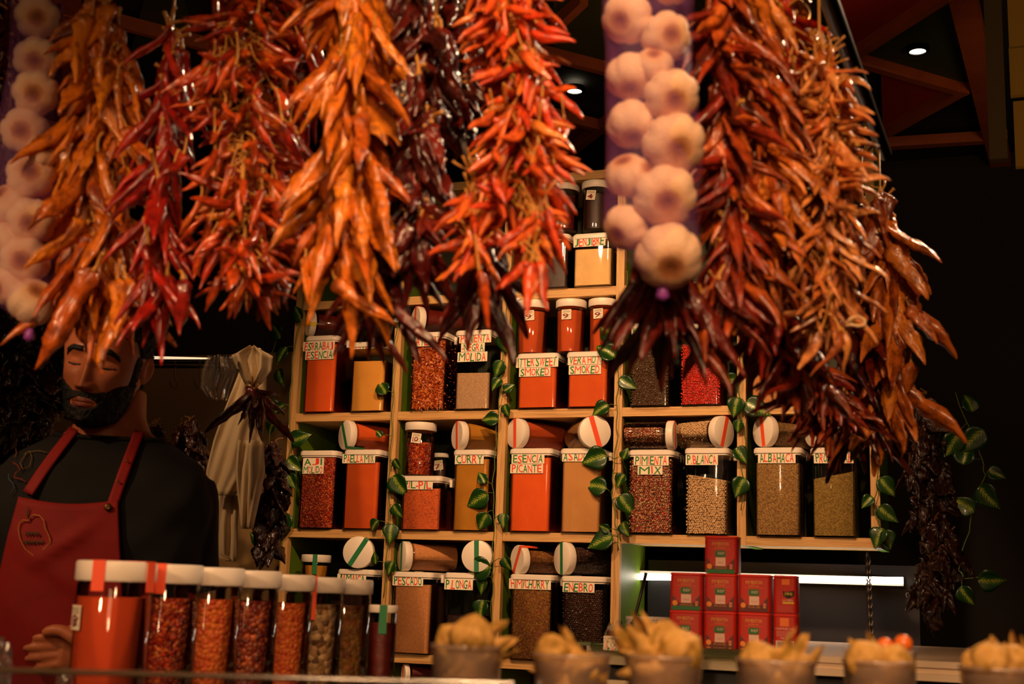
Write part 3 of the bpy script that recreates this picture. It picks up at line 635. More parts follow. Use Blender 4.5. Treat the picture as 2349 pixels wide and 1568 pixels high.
def tin(x0, x1, lvl, kind, label):
    a = at_y(x0, 1400, YT); b = at_y(x1, 1400, YT); w = b.x-a.x; d = .046; zb = ZT+lvl*(HT+.0006)
    t = thing('paprika_tin', label, 'tin', ((a.x+b.x)/2, YT+d/2, zb), 'red paprika tins stacked on the counter')
    hw, hd = w/2-.0008, d/2
    MB().rrect(-hw, hw, -hd, hd, 0, HT*.93, .007, 4, 0, .0012).build('tin_body', TINR, t)
    MB().rrect(-hw-.0007, hw+.0007, -hd-.0007, hd+.0007, HT*.915, HT, .008, 4, 0, .002).build('tin_lid', TINL, t)
    g = MB(); y = -hd-.0004; h = HT*.915; W_ = w*.96
    def q(u0, u1, v0, v1, mi, dy=0): g.add([(u0*W_-W_/2, y-dy, v0*h), (u1*W_-W_/2, y-dy, v0*h), (u1*W_-W_/2, y-dy, v1*h), (u0*W_-W_/2, y-dy, v1*h)], [(0, 1, 2, 3)], mi)
    X = lambda u: u*W_-W_/2
    if kind in ('AGRIDULCE', 'PICANTE', 'DULCE'):
        # darker printed sides and foot around the red flame field
        g.add([(X(.06), y, .02*h), (X(.94), y, .02*h), (X(.94), y, .45*h), (X(.7), y, .2*h), (X(.3), y, .2*h), (X(.06), y, .45*h)], [(0, 1, 3, 4), (1, 2, 3), (0, 4, 5)], 2)
        if kind == 'AGRIDULCE': q(.05, .95, .0, .11, 4, .0001)
        write(g, 'PIMENTON', X(.24), X(.76), .81*h, .91*h, y-.0003, (3,), 0, .02, False)
        write(g, 'DE ESPANA', X(.34), X(.66), .735*h, .775*h, y-.0003, (3,), 0, 0, False)
        q(.2, .8, .705, .711, 3, .0002)
        g.rings([[(X(.5)+W_*.17*math.copysign(abs(math.cos(2*PI*k/24))**.5, math.cos(2*PI*k/24)), y-.0002, .57*h+h*.095*math.copysign(abs(math.sin(2*PI*k/24))**.5, math.sin(2*PI*k/24))) for k in range(24)]], 4, (True, False))
        write(g, 'Rey', X(.42), X(.64), .54*h, .62*h, y-.0004, (5,), 0, -.005, False)
        q(.35, .66, .21, .46, 5, .0002); write(g, 'DULCE' if kind == 'DULCE' else 'Vera', X(.41), X(.6), .28*h, .33*h, y-.0004, (9,), 0, 0, False)
        ellipse(g, X(.16), .2*h, W_*.085, W_*.085, y-.0003, 6); ellipse(g, X(.16), .2*h, W_*.05, W_*.05, y-.0004, 7); ellipse(g, X(.16), .2*h, W_*.035, W_*.035, y-.0005, 6)
        write(g, kind, X(.32), X(.7), .13*h, .175*h, y-.0004, (3,), 0, .0, False)
        q(.78, .88, .19, .27, 9, .0002); q(.79, .87, .13, .18, 3, .0002)
    elif kind == 'side':
        q(.36, .74, .1, .98, 0, .0002); q(.38, .72, .82, .98, 6, .0003)
        g.add([(X(.42), y-.0004, .66*h), (X(.5), y-.0004, .62*h), (X(.62), y-.0004, .62*h), (X(.92), y-.0004, .66*h), (X(.9), y-.0004, .5*h), (X(.66), y-.0004, .42*h), (X(.46), y-.0004, .5*h)], [(0, 1, 2, 3, 4, 5, 6)], 8)
        write(g, '1911', X(.5), X(.84), .52*h, .6*h, y-.0006, (7,), 0, .01, False)
        write(g, 'LA VERA', X(.42), X(.86), .35*h, .41*h, y-.0006, (5,), 0, .01, False); q(.42, .9, .28, .33, 7, .0004)
        for k in range(4): q(.2, .8, .2-.04*k, .207-.04*k, 9, .0003)
    else:
        q(.3, .68, .74, .98, 6, .0002)
        write(g, 'C SAMUEL S.L.', X(.1), X(.92), .64*h, .7*h, y-.0004, (5,), 0, 0, False)
        for k in range(4): q(.14, .86, .585-.04*k, .592-.04*k, 5, .0002)
        write(g, '75g 2oz', X(.3), X(.7), .38*h, .43*h, y-.0004, (5,), 0, 0, False)
        q(.12, .88, .06, .33, 5, .0002); u = .16; rs = random.Random(4)
        while u < .84: ww = rs.choice((.008, .014, .02)); q(u, u+ww, .12, .31, 8, .0003); u += ww+rs.choice((.008, .014))
    g.build('printed_front', TM, t, False)
tin(1614, 1691, 2, 'AGRIDULCE', 'red paprika tin alone on top of the tin stack')
tin(1535, 1612, 1, 'AGRIDULCE', 'red paprika tin with green foot band, middle layer, outer end')
tin(1614, 1690, 1, 'PICANTE', 'red paprika tin in the middle layer directly under the single top tin')
tin(1692, 1768, 1, 'DULCE', 'red paprika tin in the middle layer beside the narrow tin')
tin(1772, 1828, 1, 'side', 'narrow red tin with a black and yellow emblem')
tin(1534, 1611, 0, 'AGRIDULCE', 'bottom red paprika tin at the outer end, partly behind physalis husks')
tin(1613, 1689, 0, 'PICANTE', 'bottom red paprika tin in the middle of the stack')
tin(1691, 1767, 0, 'DULCE', 'bottom red paprika tin beside the barcode tin')
tin(1772, 1828, 0, 'code', 'narrow red tin with a barcode, bottom layer')

# back counter with pale moulded edge
xa, xb = at_y(1385, 1500, YT).x-.02, at_y(2420, 1500, YT).x
bc = thing('back_counter', 'pale stall counter with a moulded edge carrying the red tins', 'counter', ((xa+xb)/2, YT+.3, 0))
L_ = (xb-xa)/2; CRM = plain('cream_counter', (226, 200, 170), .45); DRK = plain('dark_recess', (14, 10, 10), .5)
m_ = MB().box((-L_, -.345, ZT-.012), (L_, .5, ZT-.001)).box((-L_, -.34, ZT-.022), (L_, .5, ZT-.0122)).box((-L_, -.35, ZT-.034), (L_, .5, ZT-.0222))
m_.build('counter_top', CRM, bc)
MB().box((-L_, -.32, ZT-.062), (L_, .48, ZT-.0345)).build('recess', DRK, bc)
MB().box((-L_, -.34, 0), (L_, .49, ZT-.0625)).build('counter_front', CRM, bc)
gs = MB().box((-.12, 0, 0), (.27, .08, .006)); o_ = gs.build('glass_plate', clear('green_edged_glass', (.75, .9, .75, 1), .05, .02, .2, (120, 160, 110)), None); o_.location = (at_y(1600, 1489, YT).x, YT-.075, ZT+.0002)
tag(o_, 'thick glass plate with greenish edge in front of the tins', 'glass plate')

# LED tube under the shelf, glossy dark wall behind the counter
YL = .22
p0 = at_y(1452, 1322, YL); p1 = at_y(2072, 1331, YL)
led = thing('led_tube_lamp', 'bright white LED tube lighting the counter recess behind the tins', 'lamp', (p0+p1)/2)
dv = (p1-p0)/2
MB().tube([-dv, dv], .0095, 14).build('light_tube', plain('led_glow', (255, 238, 214), .5, emit=11), led)
MB().box((-dv.x, .009, -.01), (dv.x, .022, .014)).build('lamp_housing', plain('lamp_housing', (150, 140, 130), .4), led)
wl = MB().box((3*U+.02, 0, 0), (at_y(2110, 1400, .3).x, .02, ZC-.05)).build('splash_panel', plain('dark_glossy_panel', (46, 44, 50), .3), None); wl.location.y = .30
tag(wl, 'dark glossy splash panel behind the counter, under the LED tube', 'panel')
# paper sleeves, basket, stick on the counter
p = at_y(1998, 1375, YT+.2)
ch = MB(); q0 = at_y(1990, 1270, YT+.2)-p; q1 = at_y(1999, 1488, YT+.2)-p
for k in range(22):
    c = q0.lerp(q1, (k+.5)/22); r = .0055
    ring = [c+Vector((r*.8*math.cos(a)*(1 if k % 2 else .3), r*.8*math.cos(a)*(.3 if k % 2 else 1), r*1.6*math.sin(a))) for a in [2*PI*j/12 for j in range(13)]]
    ch.tube(ring, .0013, 5)
o_ = ch.build('hanging_chain', plain('dull_steel', (96, 90, 86), .35, .8), None, origin=(0, 0, 0)); o_.location = p
tag(o_, 'thin steel chain hanging in front of the LED lit recess', 'chain')
p = at_y(1485, 1445, YT+.12)
bs = thing('perforated_basket', 'white perforated basket behind the cellophane bags', 'basket', p)
mb = MB(); R_ = .042
mb.lathe([(R_*.9, -.05), (R_*.97, -.01), (R_, .02), (R_*1.03, .021), (R_*1.03, .026), (R_*.96, .026), (R_*.93, .0), (R_*.86, -.045)], 40); mb.build('bowl', plain('white_basket', (216, 206, 196), .4), bs)
mb = MB()
for k in range(22):
    a = 2*PI*k/22; mb.lathe([(.0032, 0), (.0032, .0006)], 8, 0, Matrix.Translation((R_*.995*math.cos(a), R_*.995*math.sin(a), .008)) @ Matrix.Rotation(a+PI/2, 4, 'Z') @ Matrix.Rotation(PI/2, 4, 'X'))
mb.build('hole_row', DRK, bs)
a = at_y(1449, 1440, YT+.05); b = at_y(1482, 1314, YT+.09)
o_ = MB().tube([a-a, (b-a)*.5+Vector((.001, 0, 0)), b-a], [.0032, .0034, .0036], 10).build('black_stick', plain('black_rod', (22, 16, 14), .4), None, True, origin=(0, 0, 0)); o_.location = a
tag(o_, 'slanting black stick standing behind the cinnamon bags', 'stick')
# cinnamon bags
CIN = wood('cinnamon_bark', [(150, 84, 44), (184, 112, 66), (120, 62, 32)], (40, 40, 8), .7)
def cinnamon(x, y0, y1, w, label, text=None):
    Yc = YT-.25; p = at_y(x, (y0+y1)/2, Yc); p.z = ZT; h = at_y(x, y0, Yc).z-p.z; ww = w/F*px_of(p)[2]
    t = thing('cinnamon_bag', label, 'bag', p, 'cellophane bags of cinnamon sticks')
    for k in range(5):
        xx = -ww*.36+ww*.18*k; hh = h*rnd(.72, .8); mb = MB(); r = ww*.085
        mb.lathe([(r, .002), (r*1.05, hh*.5), (r, hh), (r*.5, hh-.002), (r*.5, hh-.02)], 12, 0, Matrix.Translation((xx, rnd(-.006, .006), 0)) @ Matrix.Rotation(rnd(-.04, .04), 4, 'Y')); mb.build('cinnamon_stick', CIN, t)
    rings = []; rs = random.Random(int(x))
    for i in range(12):
        z = h*i/11; e = ww*(.5 if i < 8 else .5-.06*(i-8)+.04*rs.uniform(-1, 1))
        rings.append([(e*math.cos(2*PI*j/20)*(1+rs.uniform(-.08, .08)), .016*math.sin(2*PI*j/20)*(1+rs.uniform(-.3, .3)), z+(rs.uniform(-.006, .01) if i == 11 else 0)) for j in range(20)])
    MB().rings(rings, 0, (True, False)).build('cellophane', CRINK, t, False)
    if text:
        s = MB().box((-ww*.42, -.0185, h*.02), (ww*.42, -.0175, h*.56)).build('paper_label', STICK, t)
        mb = MB()
        for i, ln in enumerate(text): write(mb, ln, -ww*.38, ww*.38, h*(.42-.135*i), h*(.53-.135*i), -.019, ((0, 1, 0) if i == 0 else (1, 0)), .05)
        mb.build('lettering', [INK_G, INK_R], s, False)
cinnamon(1410, 1432, 1552, 46, 'cellophane bag of cinnamon sticks with a handwritten CANELA CEYLAN sign', ('CANELA', 'CEYLAN', '2 UD', '1,50'))
cinnamon(1453, 1425, 1550, 44, 'cellophane bag of cinnamon sticks beside the signed one')
cinnamon(1494, 1430, 1550, 40, 'cellophane bag of cinnamon sticks nearest the red tins')

# ------------------------------------------------------------------ front row of jars
SP['front'] = POW('front_orange_powder', (196, 64, 12), (206, 70, 14))
SP['oflakes'] = grainy('orange_flakes', [(200, 80, 20), (226, 120, 40), (176, 56, 14), (214, 96, 26)], 170, .6, .9, .004)
SP['dflakes'] = grainy('dark_flakes', [(96, 26, 10), (130, 40, 12), (70, 16, 8), (200, 96, 36)], 160, .5, .9, .004)
SP['mush'] = grainy('dried_mushroom_pieces', [(120, 80, 44), (196, 150, 96), (90, 56, 28), (226, 186, 130)], 110, .7, 1, .006)
SP['veg'] = grainy('dried_vegetable_pieces', [(116, 70, 22), (140, 100, 34), (96, 50, 16), (160, 90, 30)], 130, .7, .9, .004)
KINDW.update(front='orange powder', oflakes='orange flakes', dflakes='dark red flakes', mush='beige dried mushroom pieces', veg='brown green dried vegetable pieces')
KINDN.update(front='spice_powder', oflakes='chilli_flakes', dflakes='chilli_flakes', mush='dried_mushroom_fill', veg='dried_vegetable_fill')
ZJ = at_d(260, 1287, 1.55).z; CT = ZJ-.175
ka = at_d(260, 1400, 1.55); kb = at_d(787, 1400, 2.12)
rowk = [('front', 'o', 'big orange powder jar, first and biggest of the front jar row'), ('flakes', 'o', 'jar of red flakes second in the front jar row'), ('oflakes', None, 'jar of orange flakes third in the front jar row'),
        ('dflakes', None, 'jar of dark red flakes in the middle of the front row'), ('oflakes', None, 'jar of orange flakes beside the mushroom jar'), ('mush', 'o', 'jar of pale dried mushroom pieces in the front row'), ('veg', None, 'jar of brown green pieces at the far end of the row')]
for k, (kind, tp, lab) in enumerate(rowk):
    c = ka.lerp(kb, k/6); q_ = px_of((c.x, c.y, ZJ)); zt = at_d(q_[0], (1287, 1294, 1301, 1308, 1317, 1323, 1328)[k], q_[2]).z
    t = thing('round_jar', lab, 'jar', (c.x, c.y, CT), 'front row of tall jars on the counter')
    jar_mesh_parts(t, .047, zt-CT, kind)
    cx_, _, dd_ = px_of((c.x, c.y, zt)); al = math.atan2(CAM.x-c.x, c.y-CAM.y); Lj = zt-CT
    for tx, dn in {0: ((232, .035), (344, .035)), 1: ((369, .036),), 5: ((717, .064),)}.get(k, ()):
        ph = al+math.asin(max(-.98, min(.98, (tx-cx_)/(.047/dd_*F)))); M2 = Matrix.Rotation(ph, 4, 'Z')
        MB().box((-.0078, -.0482, Lj-dn), (.0078, -.0474, Lj+.0006), 0, M2).box((-.0078, -.0474, Lj+.0002), (.0078, .01, Lj+.0006), 0, M2).build('tape_strip', TAPE['o'], t)
    if k == 0: price_tag(t, .047, Lj, al-1.15, Lj-.066, (.022, .028), '8')
    jar_fill(Vector((c.x, c.y, CT)), Matrix.Identity(4), .047, zt-CT, kind, lab, .93)
c = at_d(877, 1450, 2.03); zt = at_d(877, 1387, 2.03).z
t = thing('round_jar', 'short slim jar with green tape at the end of the front row', 'jar', (c.x, c.y, CT))
jar_mesh_parts(t, .0225, zt-CT, 'dark')
MB().box((-.006, -.0236, zt-CT-.043), (.006, -.0227, zt-CT+.0005), 0, Matrix.Rotation(math.atan2(CAM.x-c.x, c.y-CAM.y), 4, 'Z')).build('tape_strip', TAPE['g'], t)
jar_fill(Vector((c.x, c.y, CT)), Matrix.Identity(4), .0225, zt-CT, 'wine', 'short slim jar', .93)
# front counter
fc = thing('front_counter', 'front stall counter carrying jars and physalis cups', 'counter', (0, 0, 0))
WD = plain('counter_grey', (70, 52, 40), .4)
MB().box((1.2, -2.95, CT-.03), (3.4, -2.36, CT-.0005)).box((ka.x-.075, -2.95, CT-.03), (ka.x+.25, kb.y+.07, CT-.0005)).box((ka.x+.25, -2.95, CT-.03), (1.2, -2.36, CT-.0005)).build('counter_top', WD, fc)
MB().box((ka.x-.06, -2.93, 0), (3.35, -2.4, CT-.0302)).build('counter_body', WD, fc)
# glass screen with a highlight put into its edge tube as pale colour
a = at_d(470, 1549, .95); b = at_d(1060, 1565, .95)
dv = b-a; gsn = thing('glass_guard', 'clear glass counter guard, only its bright top edge showing', 'glass guard', a)
MB().tube([-dv*1.0, dv*1.2], .0022, 10).build('edge_highlight', clear('guard_edge', gloss=.3, rough=.15, body=.6, bodyc=(180, 150, 110)), gsn)
n_ = Vector((-dv.y, dv.x, 0)).normalized()*.002
vs = [-dv-n_, dv*1.2-n_, dv*1.2-n_-Vector((0, 0, a.z-CT)), -dv-n_-Vector((0, 0, a.z-CT))]; vs += [v+n_*2 for v in vs]
MB().add(vs, [(0, 3, 2, 1), (4, 5, 6, 7), (0, 1, 5, 4), (1, 2, 6, 5), (2, 3, 7, 6), (3, 0, 4, 7)]).build('glass_sheet', CLEAR, gsn)

# ------------------------------------------------------------------ physalis cups
HUSK = mottled('papery_husk', [(190, 140, 60), (212, 164, 88), (166, 122, 40), (138, 116, 36)], 45, .7, .5, .002)
BERRY = plain('orange_berry', (232, 112, 36), .3, coat=.4)
def husk_mesh(seed, openn):
    rs = random.Random(seed); mb = MB(); n = 30; rows = 12; rings = []
    for i in range(rows+1):
        u = i/rows; r = math.sin(PI*min(u, .5)/.5*.5)*.0215 if u < .5 else .0215*(1-((u-.5)/.5)**2.3)
        if openn and u > .62: r = .0195-.002*(u-.62)/.38
        ring = []
        for j in range(n):
            a = 2*PI*j/n; rib = .84+.16*abs(math.cos(2.5*a)); w = 1+.08*math.sin(9*a+u*7+seed)+rs.uniform(-.03, .03)
            zz = u*.046*(1 if not openn or u < .7 else 1+.25*(math.cos(5*a)))
            ring.append((r*rib*w*math.cos(a)+.0006, r*rib*w*math.sin(a), zz))
        rings.append(ring)
    mb.rings(rings, 0, (True, not openn)); return mb.mesh('husk', [HUSK], True)
HM = [husk_mesh(k, k % 3 == 2) for k in range(6)]
bm_ = MB(); bm_.add(*sphere_vf(.0088, 16, 12)); BM_ = bm_.mesh('berry', [BERRY], True)
cups = [(1072, 82, 1477, 1.05, [(1040, 1452, 20, 1), (1082, 1438, -10, 1.1), (1118, 1462, -35, 1), (1060, 1480, 40, 1), (1100, 1490, 0, 1), (1072, 1462, 160, .9)]),
        (1312, 88, 1497, 1.05, [(1262, 1476, 58, .95), (1300, 1490, 30, .95), (1350, 1520, -30, 1), (1310, 1530, 100, 1), (1284, 1500, 40, .9)]),
        (1522, 88, 1500, 1.05, [(1480, 1470, 20, 1.15), (1520, 1456, -12, 1.2), (1570, 1475, -30, 1.15), (1500, 1505, 50, 1.1), (1560, 1515, -10, 1.1), (1540, 1490, 150, 1)]),
        (1780, 90, 1510, 1.05, [(1724, 1492, 12, 1), (1770, 1505, 35, 1), (1820, 1500, -18, 1), (1846, 1512, -30, .9), (1790, 1535, 80, 1)]),
        (2015, 80, 1512, 1.05, [(1968, 1490, 14, 1), (2004, 1508, 30, 1), (2048, 1500, -20, .95), (2070, 1498, -8, .9), (2020, 1535, 80, 1)]),
        (2290, 86, 1528, 1.05, [(2236, 1512, -28, 1), (2275, 1500, -40, 1.1), (2320, 1500, 20, 1), (2345, 1510, 10, 1), (2296, 1540, 80, 1)])]
cupn = ['standing nearest the jar row', 'between the heaped cup and the cinnamon bags', 'in front of the cinnamon bags', 'in front of the red tins', 'with orange berries, beyond the tins', 'cut by the picture edge']
for k, (cx, rp, ty, dd, hs) in enumerate(cups):
    p = at_d(cx, ty, dd); R_ = rp/F*dd; zb = CT+.0005; hh = p.z-zb
    t = thing('plastic_cup', 'translucent plastic cup of physalis '+cupn[k], 'cup', (p.x, p.y, zb), 'cups of physalis on the front counter')
    MB().lathe([(R_*.78, 0), (R_*.80, .001), (R_*.95, hh*.86), (R_*.97, hh*.87), (R_*.985, hh*.985)], 40, 0, None, (True, False)).build('cup_wall', CUPM, t, True)
    MB().lathe([(R_*.97, hh-.004), (R_*1.03, hh-.003), (R_*1.03, hh-.0005), (R_*.98, hh), (R_*.96, hh-.002)], 40, 0, None, (False, False)).build('rim', CUPM, t, True)
    for j, (hx, hy, ang, s) in enumerate(hs):
        s *= .8; q = at_d(hx, hy+22, dd+rnd(-.012, .012)); 
        inside = Vector((q.x-p.x, q.y-p.y, 0))
        if inside.length > R_*.48: inside = inside.normalized()*R_*.48; q.x, q.y = p.x+inside.x, p.y+inside.y
        M = Matrix.Translation(q) @ ROT.to_4x4() @ Matrix.Rotation(math.radians(-(ang if j == 1 or abs(ang) > 60 else ang*1.8)), 4, 'Y') @ Matrix.Rotation(rnd(0, 6), 4, 'Z') @ Matrix.Scale(s, 4) @ Matrix.Translation((0, 0, -.024))
        e = thing('physalis', 'tan papery physalis husk in the cup '+cupn[k], 'physalis', (0, 0, 0), 'physalis in the cup '+cupn[k]); e.matrix_world = M
        inst('husk', HM[(k+j) % 6], e, Matrix.Identity(4)); inst('berry', BM_, e, Matrix.Translation((0, 0, .018)))
    for _ in range(7):   # lower fruits filling the cup
        a = rnd(0, 6.28); r = rnd(0, R_*.2); M = Matrix.Translation((p.x+r*math.cos(a), p.y+r*math.sin(a), zb+rnd(.022, hh*.75))) @ Matrix.Rotation(rnd(0, 6), 4, 'Z') @ Matrix.Rotation(rnd(.2, 2), 4, 'X') @ Matrix.Scale(.72, 4) @ Matrix.Translation((0, 0, -.023))
        e = thing('physalis', 'tan papery physalis husk in the cup '+cupn[k], 'physalis', (0, 0, 0), 'physalis in the cup '+cupn[k]); e.matrix_world = M
        inst('husk', HM[_ % 6], e, Matrix.Identity(4)); inst('berry', BM_, e, Matrix.Translation((0, 0, .018)))
for (x, y, r) in ((2030, 1483, 21), (2072, 1476, 21), (1998, 1488, 17)):
    q = at_d(x, y, 1.12); o_ = MB().add(*sphere_vf(r/F*1.12, 24, 16)).build('orange_berry', BERRY, None, True, origin=(0, 0, 0)); o_.location = q
    tag(o_, 'bare orange physalis berry heaped behind the papery husks', 'physalis', 'bare berries in the cup beyond the tins')
q = at_d(2040, 1495, 1.12); t = thing('plastic_box', 'translucent plastic tub holding the bare orange berries', 'tub', (q.x, q.y, CT+.0005)); hh = q.z-CT+.002
MB().rrect(-.021, .021, -.018, .018, 0, hh, .006, 4).build('tub_wall', CUPM, t); MB().rrect(-.022, .022, -.019, .019, hh-.003, hh, .006, 4).build('rim', CUPM, t)

# ------------------------------------------------------------------ crinkled bags at the near corner
def crumple(x, y, rx, ry, dep, label, seed):
    rs = random.Random(seed); p = at_d(x, y, dep); A, B = rx/F*dep, ry/F*dep; vs, fs = sphere_vf(1, 26, 18); out = []
    for v in vs:
        v = Vector(v); k = 1+.28*noise.noise(v*2.4+Vector((seed, 0, 0)))+.14*noise.noise(v*6+Vector((0, seed, 0)))
        out.append((v.x*A*k, v.y*A*k, v.z*B*k))
    o = MB().add(out, fs).build('plastic_bag', CRINK, None, False, origin=(0, 0, 0)); o.location = p; tag(o, label, 'bag')
crumple(-6, 1545, 30, 75, 1.3, 'crinkled clear bag at the picture edge beside the apron', 3)
crumple(148, 1575, 22, 40, 1.5, 'small crinkled clear bag beside the big orange jar', 5)

# ------------------------------------------------------------------ paper bags, rail, hooks behind the vendor
PAP = mottled('white_bag_paper', [(214, 190, 150), (226, 204, 166)], 8, .6, .2, .003)
def hung(name, outline, dep, label, cat, mat, seed, th=.02, fold=.006, grp=None):
    """a hanging bag: rows (y, x left, x right) give its silhouette; it is a closed folded pouch th metres thick"""
    rings = []; rs = random.Random(seed); p = at_d((outline[0][1]+outline[0][2])/2, outline[0][0], dep); n = 22
    rows = []
    for a, b in zip(outline, outline[1:]):
        for k in range(5): t = k/5; rows.append(tuple(a[i]+(b[i]-a[i])*t for i in range(3)))
    rows.append(outline[-1])
    R_ = ROT.col[0]; Fd = Vector((ROT.col[1].x, ROT.col[1].y, 0)).normalized()
    for (y, xl, xr) in rows:
        l = at_d(xl, y, dep)-p; r = at_d(xr, y, dep)-p; ring = []
        for j in range(2*n):
            u = j/n if j < n else (2*n-j)/n; sgn = -1 if j < n else 1
            w = l.lerp(r, u); f = fold*(math.sin(u*11+seed+w.z*9)+.7*math.sin(u*23+seed*2-w.z*16)+.8*noise.noise(Vector((u*5, w.z*14, seed))))
            ring.append(w+Fd*(sgn*th*.5*math.sin(PI*min(max(u, .02), .98))**.6+f))
        rings.append(ring)
    o = MB().rings(rings, 0, (True, True)).build(name, mat, None, True, origin=(0, 0, 0)); o.location = p
    return tag(o, label, cat, grp)
hung('hanging_paper_bag', [(800, 560, 600), (860, 545, 612), (930, 520, 610), (1010, 492, 600), (1080, 475, 585), (1135, 470, 548)], 2.98, 'long white bag hanging outermost, its edge slanting', 'bag', PAP, 1, grp='white bags hanging from the rail')
hung('hanging_paper_bag', [(1010, 545, 605), (1080, 540, 606), (1160, 548, 590), (1212, 552, 580)], 2.93, 'white bag hanging in front near the dried dark peppers', 'bag', PAP, 4, grp='white bags hanging from the rail')
hung('hanging_paper_bag', [(1060, 500, 580), (1135, 482, 550), (1200, 480, 545), (1272, 482, 545), (1286, 520, 540)], 3.04, 'lowest white bag of the hanging bunch', 'bag', PAP, 7, grp='white bags hanging from the rail')
hung('hanging_paper_bag', [(796, 575, 590), (815, 530, 625), (850, 545, 622), (880, 560, 600)], 2.9, 'crumpled white bag knotted at the top of the bunch', 'bag', PAP, 9, .03, .012, grp='white bags hanging from the rail')
hung('hanging_clear_bag', [(815, 480, 530), (850, 466, 545), (890, 462, 530), (915, 480, 520)], 2.85, 'crinkled clear plastic bag hanging from the rail', 'bag', CRINK, 12, .03, .008)
a, b = at_d(300, 829, 3.1), at_d(520, 829, 3.1); dv = (b-a)/2
rl = thing('hanging_rail', 'dark metal rail with hooks behind the vendor', 'rail', (a+b)/2)
BLK = plain('black_metal', (20, 16, 14), .3, .7)
MB().tube([-dv*2.2, dv*1.05], .006, 10).build('bar', BLK, rl); MB().tube([-dv*2.2+Vector((0, 0, -.012)), dv*1.05+Vector((0, 0, -.012))], .004, 8).build('lower_bar', BLK, rl)
for x in (398, 455):
    h_ = [at_d(x+dx, y, 3.09)-(a+b)/2 for dx, y in ((2, 826), (6, 838), (2, 850), (4, 866), (10, 880), (4, 892), (-6, 886), (-9, 872))]
    MB().tube(h_, .0016, 6).build('hook', plain('hook_steel', (90, 80, 70), .3, .9), rl)
a, b = at_d(340, 821, 3.25), at_d(480, 825, 3.25); dv = (b-a)/2
o_ = MB().tube([-dv, dv], .0055, 8).build('hanging_strip_light', plain('strip_glow', (255, 226, 180), .5, emit=.9), None, True, origin=(0, 0, 0)); o_.location = (a+b)/2
tag(o_, 'thin strip light just above the dark rail behind the vendor', 'lamp')

# ------------------------------------------------------------------ the room
WALLM = plain('dark_wall', (30, 22, 14), .8)
def wallbox(name, a, b, m):
    o = MB().box(a, b).build(name, m, None); return struct(o)
wallbox('floor', (-4, -6, -.05), (6, 3, 0), plain('dark_floor', (40, 32, 26), .5))
wallbox('wall_back', (-4, 1.25, 0), (6, 1.35, 3.2), WALLM)
wallbox('wall_left', (-2.6, -3.4, 0), (-2.5, 1.25, 3.2), WALLM)
# pale partition seen behind the rail
pa, pb = at_y(250, 900, .32), at_y(640, 900, .32)
wp = MB().box((pa.x-.3, .36, 0), (-.04, .38, at_y(300, 815, .32).z)).build('wall_partition', plain('cream_wall', (176, 140, 92), .6), None); struct(wp)
wu = MB().box((-2.4, .33, at_y(300, 815, .32).z+.001), (-.04, .38, 2.3)).build('wall_panel', plain('dark_olive_board', (44, 36, 18), .7), None); struct(wu)
ZCE = 2.85
cm = MB(); XR = .55
def poly(pts, mi, z): 
    ps = [at_z(x, y, z) for x, y in pts]
    cm.add(ps+[p+Vector((0, 0, .01)) for p in ps], [tuple(range(len(ps)))]+[tuple(range(2*len(ps)-1, len(ps)-1, -1))]+[(i, (i+1) % len(ps), len(ps)+(i+1) % len(ps), len(ps)+i) for i in range(len(ps))], mi)
cm.box((-4, -5, ZCE+.03), (6, 1.25, ZCE+.08), 0)
poly([(1950, 130), (2149, 0), (2170, -30), (1890, -60), (1945, 60)], 1, ZCE+.015); poly([(2020, 150), (2195, 202), (2025, 298)], 1, ZCE+.015)
poly([(1955, 132), (2150, 5), (2185, 0), (2212, 200)], 2, ZCE+.015); poly([(1270, 0), (1400, 0), (1400, 155), (1271, 122)], 2, ZCE+.015)
poly([(1283, 266), (1378, 290), (1318, 338)], 1, ZCE+.015); poly([(330, 0), (420, 0), (440, 60), (300, 120)], 2, ZCE+.015); poly([(1020, 150), (1120, 130), (1268, 300), (1250, 380), (1060, 380)], 2, ZCE+.015)
struct(cm.build('ceiling', [plain('ceiling_black', (16, 13, 9), .8), plain('ceiling_red', (150, 26, 12), .7), plain('ceiling_green', (46, 54, 16), .7)], None, False))
BEAMW = wood('ceiling_beam_wood', [(150, 70, 26), (168, 84, 34)], (5, 5, 5))
bl = [((1941, 133), (2185, -24), 20), ((1941, 128), (2215, 206), 18), ((2215, 198), (2015, 310), 18), ((2020, 328), (2310, 310), 22), ((2207, -20), (2300, 390), 44),
      ((1150, 92), (1412, 160), 16), ((1150, 230), (1400, 292), 16), ((1400, 270), (1250, 390), 16), ((1340, -8), (1290, 40), 18), ((1290, 40), (1000, 260), 18),
      ((165, -30), (165, 420), 30), ((160, 16), (600, 130), 14), ((520, -20), (500, 260), 22), ((500, 100), (900, -40), 14), ((700, -30), (860, 260), 16),
      ((165, -30), (-400, 160), 16), ((-400, 160), (165, 300), 16), ((160, 16), (-100, 420), 16), ((-100, 420), (-700, 0), 16), ((-400, -200), (-400, 420), 30), ((520, -20), (165, -400), 16), ((165, -400), (900, -330), 16), ((900, -330), (900, -40), 24)]
